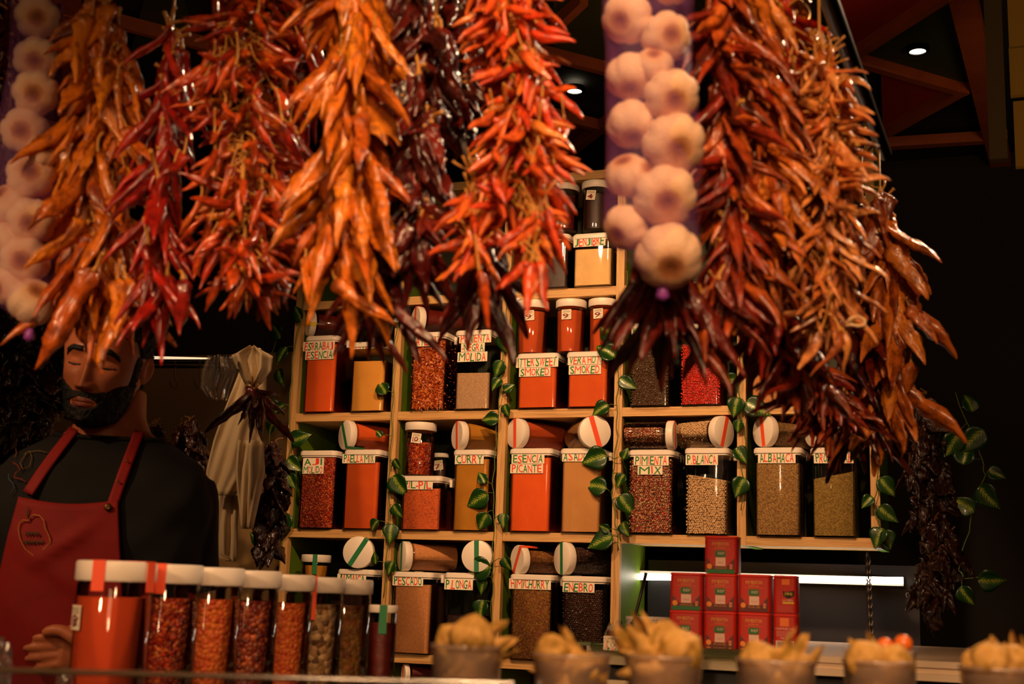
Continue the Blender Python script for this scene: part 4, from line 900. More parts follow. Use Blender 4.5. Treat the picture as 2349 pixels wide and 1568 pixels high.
for k, ((x0, y0), (x1, y1), w) in enumerate(bl):
    a, b = at_z(x0, y0, ZCE), at_z(x1, y1, ZCE); d = (b-a).normalized(); n_ = Vector((-d.y, d.x, 0)); ww = w/2/F*px_of((a+b)/2)[2]
    ww = min(ww*1.15, .05)
    vs = [a-n_*ww, b-n_*ww, b+n_*ww, a+n_*ww]; vs = [v-Vector((0, 0, .02+.0006*k)) for v in vs]+[v+Vector((0, 0, .0145)) for v in vs]
    o_ = MB().add(vs, [(0, 3, 2, 1), (4, 5, 6, 7), (0, 1, 5, 4), (1, 2, 6, 5), (2, 3, 7, 6), (3, 0, 4, 7)]).build('ceiling_beam', BEAMW, None); struct(o_)
for k, (x, y) in enumerate(((2105, 120), (1318, 211))):
    p = at_z(x, y, ZCE-.002)
    t = thing('ceiling_downlight', ('round recessed downlight glowing in the green ceiling triangle', 'round recessed downlight seen between orange chillies and garlic')[k], 'lamp', p, 'recessed ceiling downlights')
    MB().lathe([(.030, 0), (.034, .002), (.034, .016), (.024, .016), (.024, .001)], 32, 0, None, (False, False)).build('ring', BLK, t)
    MB().lathe([(.0235, .004), (.0235, .010)], 32).build('lens', plain('downlight_glow', (255, 236, 200), .5, emit=6), t)
# lit glazed wall at the far side
for i, (ya, yb) in enumerate(((-160, 96), (112, 205), (236, 372))):
    a, b = at_y(2304+i*10, ya, -.45), at_y(2500, yb, -.45)
    o_ = MB().box((a.x, -.46, b.z), (b.x, -.44, a.z)).build('window_%d' % (i+1), plain('dim_yellow_glass_%d' % i, (96, 62, 6), .5, emit=.22), None); struct(o_)
a, b = at_y(2256, -10, -.47), at_y(2300, 372, -.47)
o_ = MB().box((a.x, -.50, b.z), (a.x+.04, -.47, a.z)).build('trim_1', plain('olive_frame', (60, 46, 12), .5), None); struct(o_)
# the rail the strings hang from: along the front and back along the side
ZR = at_d(1840, 2, 1.62).z
ra, rb, rc = at_z(-500, -360, ZR), at_z(1800, -90, ZR), at_z(2018, 322, ZR)
ra.y = rb.y = -2.42; rb.x = at_y(1790, -100, -2.42).x; ra.x = -1.6
fr = thing('hanging_rail', 'black metal rail of the stall front that the pepper strings hang from', 'rail', (0, 0, 0))
MB().tube([ra, rb], .011, 10).build('front_bar', BLK, fr); MB().tube([rb, rc, rc+(rc-rb)*.08], .012, 10).build('side_bar', BLK, fr)
ST = plain('bright_steel', (220, 190, 140), .18, 1)
for (x, y) in ((1852, 40), (1868, 84), (1990, 262), (1998, 330)):
    d_ = px_of(rc.lerp(rb, max(0, min(1, (322-y)/(322+90)))))[2]
    pts = [at_d(x+dx, y+dy, d_) for dx, dy in ((-22, -46), (-10, -34), (2, -22), (7, -8), (3, 6), (-4, 14), (-8, 20))]
    MB().tube(pts, .0022, 7).build('hook', ST, fr, True)
# ------------------------------------------------------------------ dried peppers
def pepper_mesh(L, r, seed, mat, curl=.3, flat=.7, crumple=.25, shoulder=.08, name='pepper'):
    rs = random.Random(seed); n = 16; rows = 22; rings = []
    ca = rs.uniform(.4, 1)*curl*(1 if rs.random() < .7 else -1); cb = rs.uniform(-1, 1)*curl*.5; ph = rs.uniform(0, 6)
    pts = []; p = Vector((0, 0, 0)); ang = 0
    for i in range(rows+1):
        u = i/rows; pts.append((p.copy(), ang)); a = ca*math.sin(PI*u*.9)+cb*math.sin(3*u+ph)*.6; ang = a
        p = p+Vector((math.sin(a), .35*math.sin(cb*2*u+ph)*abs(curl)*.5, -math.cos(a)))*(L/rows)
    for i, (q, a) in enumerate(pts):
        u = i/rows
        w = (smoothstep(0, shoulder, u)*.7+.3)*(1-.34*u-.50*smoothstep(.62, 1.02, u))*(1+.14*math.sin(9*u+seed)+.10*noise.noise(Vector((seed, u*9, 0)))); w *= 1 if i < rows else .45
        tw = seed+u*2.2; ring = []
        for j in range(n):
            t = 2*PI*j/n
            k = 1+crumple*(.55*math.sin(2*t+tw)+.35*math.sin(3*t-1.7*tw+u*5))+crumple*.9*noise.noise(Vector((math.cos(t)*1.3, math.sin(t)*1.3+seed, u*L*70)))+crumple*.35*math.sin(5*t+3*noise.noise(Vector((seed, u*L*55, 2))))+crumple*.6*noise.noise(Vector((math.cos(t)*2.6+seed, math.sin(t)*2.6, u*L*190)))
            rr = max(r*w*k, .0003); x = rr*math.cos(t); y = rr*flat*math.sin(t)
            c, s = math.cos(tw*.35), math.sin(tw*.35); x, y = x*c-y*s, x*s+y*c
            ring.append((q.x+x*math.cos(a), q.y+y, q.z+x*math.sin(a)))
        rings.append(ring)
    return MB().rings(rings).mesh(name, [mat], True)
def stalk_mesh(L, r, seed, mat, curl=.8, cap=1.8):
    rs = random.Random(seed*7+1); pts = []; p = Vector((0, 0, -.001)); a = 0; k = rs.uniform(-1, 1)*curl; b = rs.uniform(-1, 1)*curl*.6
    for i in range(9):
        pts.append(p.copy()); u = i/8; a = k*u+b*math.sin(3*u); p = p+Vector((math.sin(a), .4*math.sin(b*u*2), math.cos(a)))*(L/8)
    rad = [r*cap, r*cap*.8, r*1.1]+[r]*4+[r*1.1, r*1.35]
    return MB().tube(pts, rad, 7).mesh('stalk', [mat], True)
PM = {
 'orange': island('dried_orange_pepper_skin', [(222, 118, 22), (240, 146, 36), (196, 88, 16), (232, 128, 26)], .38, .35, 55, .5, .003),
 'brown': island('dried_brown_pepper_skin', [(206, 104, 26), (228, 136, 44), (160, 66, 18), (214, 116, 32)], .36, .4, 60, .6, .003),
 'red': island('dried_red_pepper_skin', [(186, 36, 20), (150, 20, 14), (204, 54, 30), (120, 16, 12)], .32, .5, 60, .6, .002),
 'small': island('dried_small_chilli_skin', [(206, 64, 20), (226, 92, 30), (176, 40, 16), (214, 74, 24), (232, 120, 36)], .34, .45, 90, .5, .0015),
 'smalld': island('dried_red_chilli_skin', [(200, 64, 18), (220, 96, 30), (156, 32, 14), (206, 74, 22), (228, 136, 44)], .32, .5, 90, .5, .0015),
 'bright': island('dried_bright_chilli_skin', [(238, 92, 34), (246, 116, 44), (220, 64, 26), (240, 84, 36), (244, 142, 46)], .38, .3, 90, .5, .0015),
 'redbrown': island('dried_mottled_pepper_skin', [(190, 84, 24), (110, 26, 14), (208, 104, 34), (140, 30, 16), (168, 60, 22)], .36, .3, 60, .6, .002),
 'dark': island('dried_dark_pepper_skin', [(100, 22, 14), (74, 14, 10), (124, 34, 20), (58, 14, 10)], .3, .5, 60, .7, .003),
 'black': island('dried_black_pepper_skin', [(46, 18, 12), (62, 24, 14), (34, 12, 8), (84, 36, 22)], .28, .55, 50, .9, .005),
 'ochre': island('dried_ochre_chilli_skin', [(224, 146, 72), (206, 110, 44), (232, 160, 92), (186, 90, 36)], .38, .35, 80, .5, .002),
}
STK = plain('dried_stalk', (196, 136, 56), .55, 0, 0, (120, .3)); STKD = plain('brown_stalk', (130, 84, 36), .6)
KD = {  # kind: (mat, length, radius, curl, flat, crumple, stalk length, stalk radius, stalk curl, stalk mat)
 'orange': ('orange', .122, .0118, .7, .6, .42, .028, .0020, 1.2, STK), 'brown': ('brown', .11, .0092, 1., .5, .55, .022, .0016, .9, STK),
 'red': ('red', .10, .0072, .8, .75, .34, .034, .0019, 1.6, STK), 'small': ('small', .046, .0050, .9, .8, .22, .034, .0011, .8, STK),
 'smalld': ('smalld', .048, .0052, .9, .8, .24, .034, .0011, .8, STK), 'bright': ('bright', .047, .0052, .95, .8, .2, .034, .0011, .8, STK),
 'dark': ('dark', .072, .0100, .8, .6, .5, .036, .0021, 1.8, STK), 'darklong': ('dark', .11, .011, .7, .6, .35, .022, .0015, .9, STKD),
 'black': ('black', .085, .017, .8, .45, .8, .02, .0016, 1., STKD), 'ochre': ('ochre', .056, .0046, 1.2, .65, .4, .036, .0010, 1.5, STK),
 'outer': ('brown', .125, .0135, .7, .55, .45, .03, .0018, 1.2, STK),
 'redbrown': ('redbrown', .085, .0080, 1.1, .5, .55, .024, .0016, 1.2, STK)}
PMESH = {}
def meshes(kind):
    if kind not in PMESH:
        m, L, r, cu, fl, cr, sl, sr, sc_, sm = KD[kind]
        PMESH[kind] = ([pepper_mesh(L*(.8+.4*k/8), r*(.85+.3*((k*5) % 9)/8), k*13+len(PMESH)*101, PM[m], cu, fl, cr) for k in range(9)],
                       [stalk_mesh(sl*(.7+.1*k), sr, k+len(PMESH)*31, sm, sc_) for k in range(6)])
    return PMESH[kind]
def string_of(kind, axis, Y, n, tilt, label, deep=.05, dep=None, tmin=8, up=0, grp='strings of dried peppers hanging from the rail', rail=True, long_=()):
    """axis: [(px x, px y, px half width)] from the top down; hangs in the plane y = Y (or at camera depth dep)"""
    A = [((at_y(x, y, Y) if dep is None else at_d(x, y, dep)), hw) for x, y, hw in axis]
    ds = [px_of(p)[2] for p, _ in A]; A = [(p, hw/F*d) for (p, hw), d in zip(A, ds)]
    top = A[0][0]; t = thing('hanging_pepper_string', label, 'dried peppers', A[-1][0], grp); o = A[-1][0]
    L = KD[kind][1]; pods, stalks = meshes(kind); lens = [(b[0]-a[0]).length for a, b in zip(A, A[1:])]; tot = sum(lens)
    its = []
    for k in range(n):
        s = (k+rnd(0, 1))/n*tot; i = 0
        while i < len(lens)-1 and s > lens[i]: s -= lens[i]; i += 1
        u = s/lens[i]; c = A[i][0].lerp(A[i+1][0], u); hw = A[i][1]+(A[i+1][1]-A[i][1])*u
        th = rnd(0, 2*PI); ti = math.radians(max(tmin, random.gauss(tilt, tilt*.45))); ti = min(ti, math.radians(150))
        reach = L*math.sin(ti)*.8; rad = max(hw-reach, hw*.12)*rnd(.15, 1)
        rx = Vector((math.cos(th), 0, 0)); ry = Vector((0, math.sin(th), 0)); dk = min(1, deep/max(hw, .01))
        out = Vector((math.cos(th), math.sin(th)*dk, 0))
        pos = c+out*rad+Vector((0, 0, L*.35+up))
        aim = th+rnd(-.7, .7)
        d = Vector((math.sin(ti)*math.cos(aim), math.sin(ti)*math.sin(aim), -math.cos(ti)))
        pos.z = min(pos.z, top.z+.12)
        near = -(pos-CAM).length
        its.append((near, pos, d, rnd(0, 6.28), rnd(.8, 1.15), random.randrange(9), random.randrange(6)))
    for (x0, y0, x1, y1, s_) in long_:     # a few pods picked out one by one
        p = at_y(x0, y0, Y-.03) if dep is None else at_d(x0, y0, dep-.03); q = at_y(x1, y1, Y-.03) if dep is None else at_d(x1, y1, dep-.03)
        its.append((9, p, (q-p).normalized(), rnd(0, 6.28), (q-p).length/L*1.03, random.randrange(3, 6), random.randrange(6)))
    its.sort(key=lambda q: -q[0]); rest = MB(); rm = [PM[KD[kind][0]], KD[kind][9]]
    for k, (_, pos, d, tw, s_, a, b) in enumerate(its):
        M = Matrix.Translation(pos-o) @ look_rot(d, tw) @ Matrix.Scale(s_, 4)
        if k < 98:
            e = inst('pepper', pods[a], t, M); inst('stalk', stalks[b], e, Matrix.Identity(4))
        else:
            for me, mi in ((pods[a], 0), (stalks[b], 1)): rest.add([v.co for v in me.vertices], [tuple(p.vertices) for p in me.polygons], mi, M)
    if rest.v: rest.build('inner_peppers', rm, t, True)['kind'] = 'stuff'
    cord = [p-o+Vector((math.sin(i*2.)*.004, 0, 0)) for i, (p, _) in enumerate(A)]
    if rail: cord = [Vector((A[0][0].x-o.x, A[0][0].y-o.y, ZR-o.z))]+cord
    MB().tube(cord, .0014, 6).build('cord', plain('green_twine', (60, 96, 50), .6) if kind in ('dark', 'small') else STK, t, True)
    return t
YR = -2.42
T = string_of
random.seed(11)
T('orange', [(225, 60, 60), (240, 240, 85), (225, 420, 105), (215, 560, 110), (205, 700, 95)], YR+.03, 120, 15, 'string of long ochre orange peppers beside the small-bulb garlic net', .055,
  long_=[(215, 620, 60, 800, 1), (150, 390, 110, 480, 1), (270, 640, 262, 800, 1), (300, 190, 335, 290, 1), (290, 290, 325, 400, 1), (250, 450, 285, 540, 1), (290, 640, 322, 830, 1)])
T('red', [(390, 120, 45), (385, 300, 55), (365, 450, 50), (360, 600, 52), (375, 720, 58)], YR+.02, 74, 14, 'string of long dark red peppers between the ochre and the fine orange ones', .045,
  long_=[(365, 420, 390, 630, 1), (340, 560, 330, 790, 1), (420, 640, 432, 830, 1), (400, 380, 385, 520, 1)])
T('smalld', [(580, -10, 130), (560, 140, 150), (560, 300, 160), (560, 450, 160), (560, 600, 140), (570, 700, 85)], YR+.03, 330, 48, 'wide string of small red orange chillies with straw coloured stalks', .08)
T('red', [(690, -20, 60), (700, 120, 55), (690, 260, 50)], YR+.12, 44, 18, 'dark red pepper string behind the shiny small chillies, near the frame top', .045)
T('redbrown', [(640, 330, 60), (655, 480, 60), (655, 640, 52)], YR+.11, 46, 16, 'dark red long pepper string behind the big orange one', .045)
T('orange', [(805, -60, 55), (815, 80, 62), (805, 230, 75), (800, 380, 85), (800, 500, 90), (790, 620, 80)], YR, 108, 12, 'string of large glossy orange peppers in the middle of the row', .06,
  long_=[(850, 370, 885, 560, 1), (780, 130, 715, 300, 1), (800, 160, 740, 250, 1), (860, 60, 905, 180, 1), (770, 640, 860, 770, 1), (700, 590, 685, 720, 1), (800, 430, 830, 620, 1), (820, 260, 880, 420, 1)])
T('darklong', [(870, 500, 40), (885, 620, 45), (890, 720, 40)], YR+.08, 30, 14, 'dark brown long peppers hanging below the big orange string', .04, rail=False, long_=[(900, 690, 965, 850, 1), (850, 700, 853, 850, 1), (885, 760, 900, 870, 1)])
T('dark', [(960, -30, 75), (965, 120, 75), (965, 280, 72), (960, 430, 65), (960, 560, 52), (955, 640, 40)], YR+.05, 110, 24, 'string of wine red peppers with curled pale stalks on green twine', .055)
T('dark', [(1040, -30, 45), (1050, 150, 45), (1045, 320, 40)], YR+.14, 44, 20, 'dim wine red string in shadow behind the bright orange one', .045)
T('bright', [(1165, -40, 130), (1175, 120, 110), (1200, 260, 115), (1200, 400, 130), (1180, 520, 120)], YR, 290, 38, 'wide string of bright orange chillies next to the big garlic net', .08)
T('bright', [(1090, 430, 55), (1085, 530, 58), (1085, 620, 42)], YR-.01, 50, 26, 'lower bunch of bright orange chillies on the garlic net side of the wine red string', .04, rail=False, long_=[(1100, 620, 1125, 745, 1)])
T('bright', [(1225, 520, 62), (1222, 590, 55)], YR-.02, 30, 24, 'lowest bunch of bright orange chillies above the paprika jars', .04, rail=False, long_=[(1220, 600, 1212, 740, 1), (1235, 600, 1302, 700, 1), (1215, 600, 1150, 690, 1), (1240, 600, 1275, 705, 1), (1200, 600, 1180, 690, 1)])
T('darklong', [(1110, 560, 32), (1105, 640, 40), (1095, 690, 34)], YR+.1, 22, 12, 'almost black long peppers behind the bright orange bunch', .04, rail=False)
T('darklong', [(1500, 620, 50), (1520, 680, 60), (1560, 720, 60)], YR+.06, 34, 18, 'dark brown peppers hanging under the big garlic net', .04, rail=False, long_=[(1480, 660, 1445, 790, 1), (1510, 660, 1490, 830, 1), (1540, 660, 1600, 800, 1)])
def side(t): return rb.lerp(rc, t)
def sy(t): return side(t).y
# strings along the side rail, receding
T('redbrown', [(1650, -20, 55), (1660, 150, 50), (1665, 320, 50), (1680, 480, 60), (1680, 620, 70), (1650, 740, 55)], YR+.1, 150, 12, 'brown red pepper string hugging the big garlic net', .05, long_=[(1600, 760, 1585, 930, 1), (1650, 640, 1680, 800, 1), (1610, 700, 1605, 880, 1)])
T('brown', [(1720, -20, 50), (1740, 150, 50), (1745, 330, 55), (1760, 500, 60), (1750, 640, 60)], YR+.17, 96, 8, 'string of long ochre brown peppers at the rail corner', .05, long_=[(1700, 110, 1770, 230, 1), (1740, 220, 1760, 380, 1), (1680, 640, 1700, 780, 1), (1725, 480, 1745, 640, 1)])
T('red', [(1795, 40, 45), (1805, 180, 50), (1815, 330, 50), (1800, 470, 52), (1790, 620, 62), (1760, 740, 60)], YR+.24, 104, 14, 'glossy crimson pepper string on the side rail', .05)
T('brown', [(1840, 40, 36), (1810, 120, 36), (1830, 300, 36), (1840, 470, 36)], YR+.3, 44, 10, 'brown pepper string behind the crimson one on the side rail', .05)
T('ochre', [(1880, 150, 50), (1900, 260, 60), (1915, 380, 65), (1900, 500, 85), (1895, 640, 92), (1900, 760, 85)], YR+.20, 300, 30, 'bushy string of thin ochre chillies with tangled stalks', .07, long_=[(1925, 760, 1930, 890, 1), (1935, 760, 1990, 850, 1), (1880, 760, 1820, 880, 1)])
T('redbrown', [(1730, 700, 90), (1790, 800, 100), (1850, 900, 90)], YR+.34, 96, 16, 'lower tangle of red brown peppers under the crimson string', .06, rail=False)
T('outer', [(2020, 500, 30), (2035, 600, 46), (2045, 740, 52), (2050, 880, 52), (2050, 980, 46)], None, 70, 12, 'outermost string of glossy orange brown peppers on a wire hook', .05, dep=2.08, long_=[(2010, 450, 2095, 570, 1), (2060, 545, 2120, 615, 1), (2040, 560, 2100, 700, 1), (2085, 700, 2120, 800, 1), (2090, 830, 2108, 990, 1)])
T('darklong', [(1980, 520, 36), (1985, 680, 46), (1960, 840, 60), (1960, 960, 70), (1980, 1010, 60)], None, 100, 14, 'dark red pepper string behind the outermost orange brown one', .05, dep=2.12, long_=[(1930, 1000, 1940, 1080, 1), (2040, 960, 2035, 1090, 1)])
T('redbrown', [(1830, 850, 60), (1880, 930, 80), (1930, 990, 80)], None, 80, 22, 'fiery orange tangle at the lower edge of the side strings', .05, dep=1.98, rail=False)
# dim bunches further back
T('black', [(2125, 930, 34), (2120, 1060, 40), (2130, 1180, 46), (2160, 1260, 46), (2140, 1330, 50), (2150, 1400, 46)], None, 100, 14, 'string of wrinkled almost black peppers hanging past the shelf end', .06, dep=3.0, rail=False, grp='dried dark peppers in the dim back')
T('black', [(40, 700, 80), (50, 800, 90), (60, 900, 90), (40, 990, 70)], None, 100, 20, 'dark dried peppers hanging behind the vendor near the picture edge', .08, dep=3.1, rail=False, grp='dried dark peppers in the dim back')
T('black', [(150, 780, 50), (140, 860, 60), (130, 930, 50)], None, 60, 24, 'dark dried peppers hanging just beside the vendor face', .08, dep=3.2, rail=False, grp='dried dark peppers in the dim back')
T('dark', [(20, -10, 40), (20, 200, 50), (10, 400, 50)], YR+.3, 60, 18, 'dim red peppers behind the small-bulb garlic net', .05)
T('black', [(350, 1000, 34), (350, 1060, 30)], None, 24, 14, 'dim red peppers under the dark hook rail', .05, dep=3.12, rail=False, grp='dried dark peppers in the dim back')  # near-black skin stands in for the dimness on these red peppers
T('black', [(430, 990, 28), (430, 1060, 28)], None, 24, 14, 'dim red peppers under the second hook', .05, dep=3.12, rail=False, grp='dried dark peppers in the dim back')  # red peppers again, the dimness put into their near-black colour
T('darklong', [(575, 925, 10), (585, 950, 12)], None, 9, 38, 'small bunch of dark red chillies spread over the white bags', .04, dep=2.82, rail=False, tmin=30, grp='dried dark peppers in the dim back')
T('black', [(632, 1040, 14), (625, 1140, 18), (610, 1260, 18)], None, 36, 14, 'thin dark pepper string beside the white bags', .03, dep=3.1, rail=False, grp='dried dark peppers in the dim back')

# twine bow on the ochre string
p = at_y(1960, 742, YR+.2); mb = MB(); s = px_of(p)[2]/F
for k in (0, 1): mb.tube([Vector((x*s, -.004*k, -y*s)) for x, y in ((-22, 4), (-8, -6-4*k), (10, -12-4*k), (24, -6), (24, 6), (10, 8), (-6, 4), (-22, 6))], .0016, 7)
mb.tube([Vector((x*s, 0, -y*s)) for x, y in ((-22, 4), (-30, 30), (-26, 60))], .0013, 6)
o_ = mb.build('twine_bow', plain('pale_twine', (226, 186, 136), .6), None, True, origin=(0, 0, 0)); o_.location = p
tag(o_, 'pale twine loop tied around the ochre chilli string', 'twine')

# ------------------------------------------------------------------ garlic nets
def garlic_mesh(seed):
    rs = random.Random(seed); n = 44; rows = 26; rings = []; k = rs.choice((7, 8, 9)); ph = rs.uniform(0, 6)
    for i in range(rows+1):
        v = i/rows; a = PI*v; ring = []
        base = math.sin(a)**.8; z = -math.cos(a)*.82
        for j in range(n):
            t = 2*PI*j/n; lob = abs(math.cos(k*.5*t+ph)); r = base*(1-.11*(1-lob)**2*math.sin(a)-.02*math.sin(3*t+seed))
            zz = z
            if v < .12: zz = z+.10*(1-v/.12)      # dimple with the root plate
            if v > .82: r = r*(.62+.38*(1-v)/.18)+.10*(v-.82)/.18; zz = z+.55*((v-.82)/.18)**2
            ring.append((r*math.cos(t), r*math.sin(t), zz))
        rings.append(ring)
    return MB().rings(rings).mesh('garlic_bulb', [GARM], True)
def garlic_mat():
    m, nt, b = nodes('garlic_skin'); v = coord(nt)
    mp0 = coord(nt, (1, 1, .55)); le = nt.nodes.new('ShaderNodeVectorMath'); le.operation = 'DISTANCE'
    le.inputs[1].default_value = (0, 0, -.45); nt.links.new(mp0, le.inputs[0]); nz = noise_n(nt, v, 5, 4)
    mx = nt.nodes.new('ShaderNodeMath'); mx.operation = 'MULTIPLY_ADD'; mx.inputs[1].default_value = .22; nt.links.new(nz, mx.inputs[0]); nt.links.new(le.outputs['Value'], mx.inputs[2])
    nt.links.new(ramp(nt, mx.outputs[0], [(.22, (140, 78, 36)), (.42, (184, 118, 70)), (.58, (224, 172, 130)), (.9, (236, 196, 164))]), b.inputs['Base Color'])
    b.inputs['Roughness'].default_value = .5; b.inputs['Subsurface Weight'].default_value = 0
    mp = coord(nt, (5, 5, .7)); bump(nt, b, noise_n(nt, mp, 4, 3), .35, .04); return m
GARM = garlic_mat(); GM = [garlic_mesh(k) for k in range(5)]
def net_mat():
    m = bpy.data.materials.new('purple_net'); m.use_nodes = True; nt = m.node_tree; nt.nodes.clear()
    o = nt.nodes.new('ShaderNodeOutputMaterial'); t = nt.nodes.new('ShaderNodeBsdfTransparent'); d = nt.nodes.new('ShaderNodeBsdfPrincipled')
    d.inputs['Base Color'].default_value = lin((196, 120, 214)); d.inputs['Roughness'].default_value = .4
    uv = nt.nodes.new('ShaderNodeUVMap'); sp = nt.nodes.new('ShaderNodeSeparateXYZ'); nt.links.new(uv.outputs[0], sp.inputs[0]); outs = []
    for sg in (1, -1):
        f = nt.nodes.new('ShaderNodeMath'); f.operation = 'MULTIPLY_ADD'; f.inputs[1].default_value = sg; nt.links.new(sp.outputs[0], f.inputs[0]); nt.links.new(sp.outputs[1], f.inputs[2])
        s = nt.nodes.new('ShaderNodeMath'); s.operation = 'SINE'; nt.links.new(f.outputs[0], s.inputs[0])
        a = nt.nodes.new('ShaderNodeMath'); a.operation = 'ABSOLUTE'; nt.links.new(s.outputs[0], a.inputs[0])
        l = nt.nodes.new('ShaderNodeMath'); l.operation = 'LESS_THAN'; l.inputs[1].default_value = .085; nt.links.new(a.outputs[0], l.inputs[0]); outs.append(l)
    mx = nt.nodes.new('ShaderNodeMath'); mx.operation = 'MAXIMUM'; nt.links.new(outs[0].outputs[0], mx.inputs[0]); nt.links.new(outs[1].outputs[0], mx.inputs[1])
    ms = nt.nodes.new('ShaderNodeMixShader'); nt.links.new(mx.outputs[0], ms.inputs[0]); nt.links.new(t.outputs[0], ms.inputs[1]); nt.links.new(d.outputs[0], ms.inputs[2]); nt.links.new(ms.outputs[0], o.inputs[0]); return m
NETM = net_mat()
def garlic(bulbs, env, Y, label, knot):
    o = at_y(knot[0], knot[1], Y); t = thing('hanging_garlic_net', label, 'garlic', o, 'garlic bulbs in purple nets')
    for k, (x, y, r, ax, az) in enumerate(bulbs):
        p = at_y(x, y, Y-.004*(k % 2)); R_ = r/F*px_of(p)[2]
        d = (CAM-p).normalized(); d = (d+ROT.col[0]*ax+Vector((0, 0, 1))*az).normalized()
        M = Matrix.Translation(p-o) @ look_rot(d, k*1.3) @ Matrix.Scale(R_*1.12, 4)
        inst('garlic_bulb', GM[k % 5], t, M)
    rings = []; uvs = []
    n = 40; rr = []
    for a, b in zip(env, env[1:]):
        for k in range(6): rr.append(tuple(a[i]+(b[i]-a[i])*k/6 for i in range(3)))
    rr.append(env[-1]); vs = []; fs = []; uv = []
    for i, (y, xl, xr) in enumerate(rr):
        c = at_y((xl+xr)/2, y, Y)-o; dd = px_of(c+o)[2]; hw = (xr-xl)/2/F*dd; hd = min(max(hw, .001), .046)
        for j in range(n+1):
            a = 2*PI*j/n; ca_, sa_ = math.cos(a), math.sin(a); q = c+ROT.col[0]*(hw*math.copysign(abs(ca_)**.75, ca_))+Vector((0, 1, 0))*(hd*math.copysign(abs(sa_)**.75, sa_)); vs.append(q); uv.append((a*.034*900, q.z*900))
    m_ = n+1
    for i in range(len(rr)-1):
        for j in range(n): fs.append((i*m_+j, i*m_+j+1, (i+1)*m_+j+1, (i+1)*m_+j))
    mb = MB().add(vs, fs); me = mb.mesh('net', [NETM], True); ul = me.uv_layers.new(name='UVMap')
    for lp in me.loops: ul.data[lp.index].uv = uv[lp.vertex_index]
    e = bpy.data.objects.new('net', me); COL.objects.link(e); e.parent = t
    k_ = at_y(knot[0], knot[1], Y)-o
    MB().lathe([(.002, -.012), (.007, -.008), (.005, .0), (.002, .008)], 14, 0, Matrix.Translation(k_)).build('knot', plain('purple_knot', (150, 70, 170), .4), t, True)
    tp = at_y((env[0][1]+env[0][2])/2, env[0][0], Y)-o
    MB().tube([tp, Vector((tp.x, tp.y, ZR-o.z))], .0025, 6).build('cord', NETM if False else STK, t, True)
garlic([(1540, -45, 50, -.2, .3), (1440, 42, 54, -.5, -.2), (1528, 84, 52, .3, .1), (1500, 150, 40, 0, .9), (1447, 176, 52, -.1, -1.4), (1540, 222, 58, .2, -.2), (1450, 285, 53, .1, -1.6), (1546, 332, 66, .25, -.2),
        (1440, 402, 48, -.4, 1.2), (1526, 450, 66, .1, -.3), (1436, 522, 48, -.9, -.8), (1534, 588, 70, .1, -.6), (1490, 400, 40, 0, .5), (1450, -50, 50, 0, 0)],
       [(-140, 1440, 1540), (-80, 1392, 1590), (0, 1390, 1588), (60, 1388, 1584), (120, 1396, 1584), (200, 1396, 1594), (300, 1398, 1606), (380, 1398, 1606), (450, 1394, 1600), (520, 1390, 1600), (570, 1414, 1604), (610, 1450, 1600), (640, 1484, 1570), (656, 1506, 1538)],
       YR-.03, 'long purple net of big pale garlic bulbs hanging in front of the shelf', (1520, 662))
garlic([(85, -60, 46, 0, 0), (85, 40, 46, 0, 0), (84, 136, 47, -.1, -.1), (82, 214, 48, -.1, 0), (58, 300, 50, -.2, 0), (95, 350, 34, .6, .5), (70, 402, 50, 0, .2), (22, 470, 46, -.8, .8), (72, 508, 50, -.1, -.1), (12, 560, 46, -.8, -.5),
        (58, 598, 52, -.2, 0), (18, 655, 42, -.8, -.2), (74, 692, 50, .3, .8)],
       [(-120, 60, 110), (-60, 38, 132), (60, 38, 132), (160, 34, 134), (240, 22, 132), (300, 8, 128), (400, 0, 124), (500, -30, 126), (600, -36, 122), (660, -24, 118), (700, 4, 110), (740, 50, 84), (756, 62, 74)],
       YR, 'purple net of smaller garlic bulbs beside the ochre orange peppers', (68, 760))
for x, y in ():
    pass
# ------------------------------------------------------------------ the vendor
SKIN = mottled('skin', [(196, 112, 74), (206, 122, 82)], 14, .45, .06, .001)
HAIRM = mottled('black_hair', [(8, 5, 4), (18, 11, 8)], 160, .7, .6, .002)
TEE = mottled('black_tee', [(11, 10, 9), (15, 13, 12)], 30, .9, .15, .001)
APR = mottled('red_apron_cloth', [(150, 12, 8), (138, 10, 7)], 40, .75, .15, .001)
G2 = lambda x, z, cx, cz, sx, sz: math.exp(-((x-cx)/sx)**2-((z-cz)/sz)**2)
WT = [(-.122, .012), (-.116, .028), (-.106, .043), (-.09, .052), (-.07, .059), (-.04, .066), (-.01, .0705), (.02, .0745), (.05, .0765), (.075, .071), (.095, .058), (.108, .042), (.116, .024), (.12, .004)]
FT = [(-.122, .066), (-.116, .078), (-.106, .087), (-.09, .090), (-.07, .087), (-.04, .088), (-.01, .086), (.02, .091), (.05, .091), (.075, .080), (.095, .062), (.108, .045), (.116, .026), (.12, .004)]
BT = [(-.122, -.03), (-.116, -.015), (-.106, .005), (-.09, .03), (-.07, .055), (-.04, .078), (-.01, .092), (.02, .100), (.05, .101), (.075, .090), (.095, .070), (.108, .050), (.116, .028), (.12, .004)]
